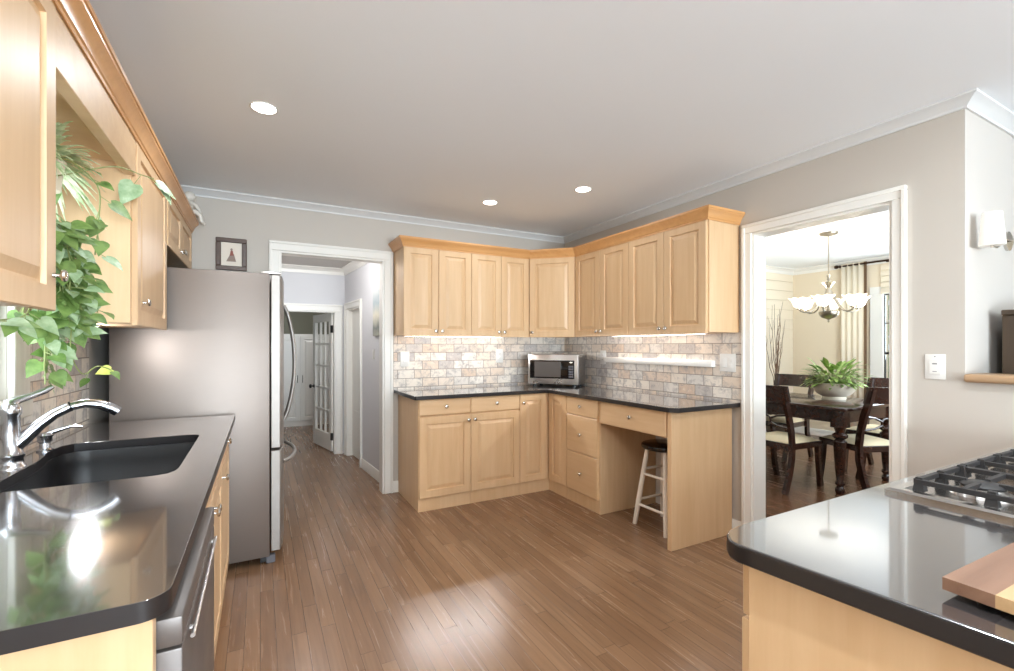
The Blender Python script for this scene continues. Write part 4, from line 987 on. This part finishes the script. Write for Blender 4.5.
# chair: faces +x locally
def make_chair(label, loc, rz):
    r = thing('dining_chair', label, 'chair', loc, rz, 'dark dining chairs around the table')
    w2 = 0.225; SZ = 0.43
    mb = MB(); pr = [(-0.22, -0.20), (0.22, -0.235), (0.22, 0.235), (-0.22, 0.20)]
    mb.prism(pr, SZ - 0.055, SZ); mb.obj('seat_frame', 'dark_wood', r, smooth=0, bevel=0.004)
    v = []; f = []; nx = 10
    for i in range(nx + 1):
        for j in range(nx + 1):
            a, b_ = i / nx, j / nx; x = -0.205 + 0.41 * a; hw = 0.19 + 0.03 * a; y = -hw + 2 * hw * b_
            edge = min(a, 1 - a, b_, 1 - b_) * 2; v.append((x, y, SZ + 0.045 * (1 - (1 - min(1, edge * 1.3)) ** 3)))
    for i in range(nx):
        for j in range(nx): k = i * (nx + 1) + j; f.append((k, k + nx + 1, k + nx + 2, k + 1))
    mb = MB().add(v, f); mb.prism([(-0.205, -0.19), (0.205, -0.22), (0.205, 0.22), (-0.205, 0.19)], SZ - 0.002, SZ + 0.004); mb.obj('cushion', 'off_white', r, smooth=60)
    def ribbon(pts, wd, th):
        m_ = MB(); n_ = len(pts); v = []; f = []
        for i, p in enumerate(pts):
            a = Vector(pts[min(i + 1, n_ - 1)]) - Vector(pts[max(i - 1, 0)]); nrm = Vector((a.z, 0, -a.x)).normalized()
            p = Vector(p)
            for sx, sy in ((-1, -1), (-1, 1), (1, 1), (1, -1)): v.append(p + nrm * (sx * wd / 2) + Vector((0, sy * th / 2, 0)))
        for i in range(n_ - 1):
            for k in range(4): l = (k + 1) % 4; f.append((4 * i + k, 4 * i + l, 4 * i + 4 + l, 4 * i + 4 + k))
        f += [(0, 1, 2, 3), tuple(4 * (n_ - 1) + q for q in (3, 2, 1, 0))]
        return m_.add(v, f)
    for s in (-1, 1):
        ribbon([(-0.30, s * 0.20, 0), (-0.245, s * 0.205, 0.15), (-0.205, s * 0.205, 0.30), (-0.20, s * 0.205, 0.43), (-0.215, s * 0.205, 0.55), (-0.255, s * 0.205, 0.70), (-0.31, s * 0.205, 0.85), (-0.335, s * 0.205, 0.94)], 0.056, 0.03).obj('leg', 'dark_wood', r)
        ribbon([(0.25, s * 0.205, 0), (0.215, s * 0.21, 0.15), (0.195, s * 0.21, 0.30), (0.19, s * 0.21, 0.40)], 0.042, 0.036).obj('leg', 'dark_wood', r)
    # curved top rail
    m_ = MB(); v = []; f = []; n_ = 12
    for i in range(n_ + 1):
        k = -1 + 2 * i / n_; y = k * 0.245; x0 = -0.315 - 0.05 * (1 - k * k)
        for z, dx in ((0.812, 0.02), (0.955, -0.022)):
            v += [(x0 + dx - 0.011, y, z), (x0 + dx + 0.011, y, z)]
    for i in range(n_):
        a = 4 * i; b_ = a + 4
        f += [(a, b_, b_ + 2, a + 2), (a + 1, a + 3, b_ + 3, b_ + 1), (a + 2, b_ + 2, b_ + 3, a + 3), (a, a + 1, b_ + 1, b_)]
    f += [(0, 2, 3, 1), (4 * n_, 4 * n_ + 1, 4 * n_ + 3, 4 * n_ + 2)]
    m_.add(v, f).obj('top_rail', 'dark_wood', r)
    # lower back splat with curved bars and a ring
    m_ = MB()
    for s in (-1, 1):
        m_.tube([(-0.24, -0.20, 0.63 + s * 0.06), (-0.25, -0.10, 0.63 + s * 0.045), (-0.255, -0.035, 0.63 + s * 0.015)], 0.01, 8).tube([(-0.24, 0.20, 0.63 + s * 0.06), (-0.25, 0.10, 0.63 + s * 0.045), (-0.255, 0.035, 0.63 + s * 0.015)], 0.01, 8)
    m_.tube([(-0.255, 0.042 * math.cos(i * PI / 8), 0.63 + 0.042 * math.sin(i * PI / 8)) for i in range(17)], 0.009, 8)
    m_.obj('splat', 'dark_wood', r)
    return r
ch = make_chair('dark dining chair with cream seat left of the table, its back to the kitchen', (4.35, 2.60, 0), 0)
dup(ch, (4.87, 2.19, 0), PI / 2 - 0.40, 'dark dining chair tucked under the near end of the table beside its turned leg')
dup(ch, (5.42, 3.28, 0), PI, 'dark dining chair across the table, its shiny top rail left of the bowl')
dup(ch, (5.64, 2.37, 0), PI, 'dark dining chair across the table below the window, right of the bowl')
# potted plant on table
r = thing('table_plant', 'leafy pale green plant in a cream bowl on the dining table', 'plant', (5.12, 2.54, TZ))
MB().lathe([(0, 0), (0.10, 0), (0.105, 0.015), (0.10, 0.03), (0.15, 0.06), (0.185, 0.115), (0.195, 0.155), (0.20, 0.165), (0.19, 0.168), (0.18, 0.15), (0, 0.145)], 36).obj('bowl', 'ceramic', r)
MB().lathe([(0.178, 0.150), (0.1, 0.156), (0, 0.158)], 24).obj('soil', 'soil', r)
mb = MB(); st_ = MB(); random.seed(11)
for k in range(230):
    a = rnd(0, 2 * PI); e = rnd(0.15, 1.35); R = rnd(0.02, 0.12); b0 = Vector((R * math.cos(a), R * math.sin(a), 0.155))
    d = Vector((math.cos(a) * math.cos(e), math.sin(a) * math.cos(e), math.sin(e))); L0 = rnd(0.03, 0.10) + 0.13 * max(0, math.sin(e) - 0.3)
    p = b0 + d * L0; st_.tube([b0, p], 0.002, 5)
    dd = Vector((d.x, d.y, d.z * 0.55 - 0.1)); L_ = rnd(0.09, 0.15)
    leaf(mb, p, dd, (0, 0, 1), L_, rnd(0.028, 0.05), 'strap', rnd(0.2, 0.6))
st_.obj('stems', 'stem', r); mb.obj('leaves', 'leaf_lily', r, smooth=60)
# chandelier
r = thing('chandelier', 'silver chandelier with glowing white glass shades above the dining table', 'chandelier', (5.14, 2.60, 0))
MB().lathe([(0, CH), (0.085, CH), (0.08, CH - 0.02), (0.03, CH - 0.035), (0, CH - 0.036)], 28).obj('canopy', 'silver', r)
MB().tube([(0, 0, CH - 0.03), (0, 0, 2.03)], 0.006, 10).obj('rod', 'silver', r)
MB().lathe([(0, 1.545), (0.012, 1.555), (0.006, 1.57), (0.02, 1.58), (0.06, 1.595), (0.085, 1.625), (0.09, 1.655), (0.08, 1.66), (0.03, 1.67), (0.022, 1.72), (0.05, 1.80), (0.03, 1.86), (0.02, 1.90), (0.05, 1.945), (0.06, 1.955), (0.02, 1.97), (0.012, 2.0), (0.018, 2.03), (0, 2.05)], 24).obj('column', 'silver', r)
for k in range(6):
    a = 0.3 + k * PI / 3; ca, sa = math.cos(a), math.sin(a)
    arm = MB().tube([(ca * q, sa * q, z) for q, z in ((0.03, 1.84), (0.08, 1.76), (0.12, 1.69), (0.16, 1.66), (0.215, 1.652), (0.252, 1.665), (0.265, 1.69))], 0.008, 8).obj('arm', 'silver', r)
    MB().lathe([(0.03, 1.685), (0.034, 1.69), (0.02, 1.705), (0, 1.705)], 16, T(ca * 0.265, sa * 0.265, 0)).obj('candle_cup', 'silver', arm)
    v = []; f = []; pr = [(0.032, 1.70), (0.052, 1.72), (0.06, 1.745), (0.074, 1.775), (0.098, 1.80)]; S = 32
    for i, (rd, z) in enumerate(pr):
        for j in range(S):
            b_ = 2 * PI * j / S; wv = 1 + 0.07 * (i / 4) * math.cos(8 * b_); v.append((ca * 0.265 + rd * wv * math.cos(b_), sa * 0.265 + rd * wv * math.sin(b_), z + 0.006 * (i / 4) * math.cos(8 * b_)))
    for i in range(len(pr) - 1):
        for j in range(S): l = (j + 1) % S; f.append((i * S + j, i * S + l, (i + 1) * S + l, (i + 1) * S + j))
    o = MB().add(v, f).obj('glass_shade', 'shade_glass', arm, smooth=80); sd = o.modifiers.new('wall', 'SOLIDIFY'); sd.thickness = 0.003
for k in range(6):
    a = 0.3 + k * PI / 3
    d = bpy.data.lights.new('chandelier_glow', 'POINT'); d.energy = 5.5; d.color = (1, 0.93, 0.82); d.shadow_soft_size = 0.03
    o = bpy.data.objects.new('chandelier_glow', d); C.objects.link(o); o.parent = r; o.location = (0.265 * math.cos(a), 0.265 * math.sin(a), 1.785)
# curtain, rod, shade
r = thing('curtain', 'cream curtain panel with brown edge beside the dining window', 'curtain', (XD - 0.06, 3.12, 0))
def drape(name, y0, y1, z0, z1, waves, amp, mat, par):
    v = []; f = []; n_ = 60
    for i in range(n_ + 1):
        y = y0 + (y1 - y0) * i / n_; x = 0.55 * amp * math.sin(2 * PI * waves * i / n_)
        v += [(x, y, z0), (x, y, z1)]
    for i in range(n_): f.append((2 * i, 2 * i + 2, 2 * i + 3, 2 * i + 1))
    o = MB().add(v, f).obj(name, mat, par, smooth=80); sd = o.modifiers.new('cloth', 'SOLIDIFY'); sd.thickness = 0.004
    return o
drape('panel', 0.035, 0.31, 0.03, 2.43, 4, 0.022, 'curtain', r)
drape('border', 0.0, 0.035, 0.03, 2.43, 0.5, 0.022, 'curtain_brown', r)
r = thing('roman_shade', 'cream fabric shade gathered at the top of the dining window', 'window shade', (XD - 0.021, 0, 0))
mb = MB()
for i in range(5): mb.box(-0.02, 0, GY0 - 0.05, GY1 + 0.02, 1.985 + i * 0.075, 1.985 + (i + 1) * 0.075 - 0.004, 0.008, 2)
mb.obj('fabric', 'curtain', r)
r = thing('curtain_rod', 'dark bronze curtain rod above the dining window', 'curtain rod', (XD - 0.06, 0, 2.405))
MB().tube([(0, 1.6, 0), (0, 3.47, 0)], 0.012, 12).obj('rod', 'bronze', r)
MB().lathe([(0.0, 0), (0.022, 0.004), (0.026, 0.02), (0.022, 0.04), (0, 0.045)], 16, T(0, 3.465, 0) @ Matrix.Rotation(-PI / 2, 4, 'X')).obj('finial', 'bronze', r)
for y in (3.44, 2.9, 1.7): MB().box(0, 0.06, y - 0.008, y + 0.008, -0.02, 0.01).obj('bracket', 'bronze', r, smooth=0)
# vase with branches
r = thing('branch_vase', 'tall dark floor vase with bare branches by the shiplap wall', 'vase', (6.42, 3.93, 0))
MB().lathe([(0, 0), (0.09, 0), (0.12, 0.1), (0.13, 0.25), (0.10, 0.5), (0.055, 0.68), (0.06, 0.74), (0.05, 0.74), (0.045, 0.68), (0, 0.6)], 28).obj('vase', 'dark_box', r)
mb = MB(); random.seed(3)
for k in range(13):
    a = rnd(0, 2 * PI); sp_ = rnd(0.05, 0.30); top_ = rnd(1.4, 2.0); pts = []
    for i in range(8):
        t_ = i / 7; pts.append((sp_ * t_ * math.cos(a) + rnd(-0.01, 0.01), min(0.12, sp_ * 0.6 * t_ * math.sin(a)) + rnd(-0.01, 0.01), 0.6 + (top_ - 0.6) * t_))
    mb.tube(pts, [0.006 - 0.0045 * i / 7 for i in range(8)], 6)
    for i in (3, 5): 
        p = Vector(pts[i]); mb.tube([p, p + Vector((rnd(-0.08, 0.08), rnd(-0.06, 0.03), rnd(0.12, 0.22)))], [0.003, 0.001], 5)
mb.obj('branches', 'twig', r)
# trees outside the dining window
random.seed(9)
for k, (tx, ty, hh, lab) in enumerate(((10.2, 4.0, 3.4, 'leafy green tree filling the view through the dining window'),)):
    r = thing('garden_tree', lab, 'tree', (tx, ty, -0.05), 0, 'trees outside the dining window')
    MB().tube([(0, 0, 0), (0.05, 0, hh * 0.3), (0, 0.05, hh * 0.6)], [0.10, 0.08, 0.05], 10).obj('trunk', 'bark', r)
    mb = MB()
    for i in range(1500):
        q = Vector((random.gauss(0, 1), random.gauss(0, 1), random.gauss(0, 1))).normalized() * (rnd(0.3, 1) ** 0.5)
        p = Vector((q.x * 1.25, q.y * 1.25, hh * 0.52 + q.z * hh * 0.45)); leaf(mb, p, rdir(-0.6, 0.4), rdir(0.2, 1), rnd(0.12, 0.22), 0.10, 'oval', 0.2)
    mb.obj('foliage', 'leaf_tree', r, smooth=60)
o = MB().box(7.4, 30, -12, 20, -0.12, -0.05).obj('ground_outside', new_mat('lawn', c(96, 128, 66), 0.9)[0], smooth=0); o['kind'] = 'structure'

# ------------------------------------------------------------------ family room side
r = thing('wall_sconce', 'white shaded swing-arm wall lamp glowing on the wall above the ledge', 'lamp', (2.972, EY - 0.004, 1.765))
MB().lathe([(0.046, 0.0), (0.034, 0.15)], 28, T(0, -0.07, 0)).obj('shade', 'lamp_shade', r).modifiers.new('wall', 'SOLIDIFY').thickness = 0.002
MB().tube([(0, -0.07, -0.005), (0.08, -0.065, 0.0), (0.25, -0.05, 0.06), (0.45, -0.02, 0.08)], 0.005, 8).tube([(0, -0.07, -0.01), (0, -0.07, 0.05)], 0.007, 8).obj('arm', 'nickel', r)
MB().lathe([(0.05, 0), (0.05, 0.012), (0.02, 0.022), (0, 0.022)], 20, T(0.45, 0, 0.08) @ Matrix.Rotation(PI / 2, 4, 'X')).obj('wall_plate', 'nickel', r)
MB().lathe([(0.0, 0.05), (0.016, 0.06), (0.022, 0.08), (0.016, 0.1), (0, 0.108)], 16, T(0, -0.07, 0)).obj('bulb', emis('bulb_glow', (1, 0.95, 0.85, 1), 5), r)
d = bpy.data.lights.new('sconce_glow', 'POINT'); d.energy = 1.6; d.color = (1, 0.95, 0.88); d.shadow_soft_size = 0.02
o = bpy.data.objects.new('sconce_glow', d); C.objects.link(o); o.parent = r; o.location = (0, -0.07, 0.012)
r = thing('dark_cabinet', 'tall dark brown cabinet standing behind the ledge at the right', 'cabinet', (3.165, 0.83, 0), 0)
MB().box(0, 0.9, -0.40, 0, 0.05, 1.45, 0.003).box(-0.015, 0.915, -0.415, 0.0, 1.45, 1.475, 0.004).box(0.02, 0.88, -0.38, -0.02, 0, 0.05).obj('body', 'dark_box', r, smooth=0)
for i in range(2):
    o = panel_front(0.44, 1.3).obj('door', 'dark_box', r, loc=(0.006 + i * 0.448, -0.40, 0.08), smooth=0); 
    knob(o, 0.40 if i == 0 else 0.04, 0.7)
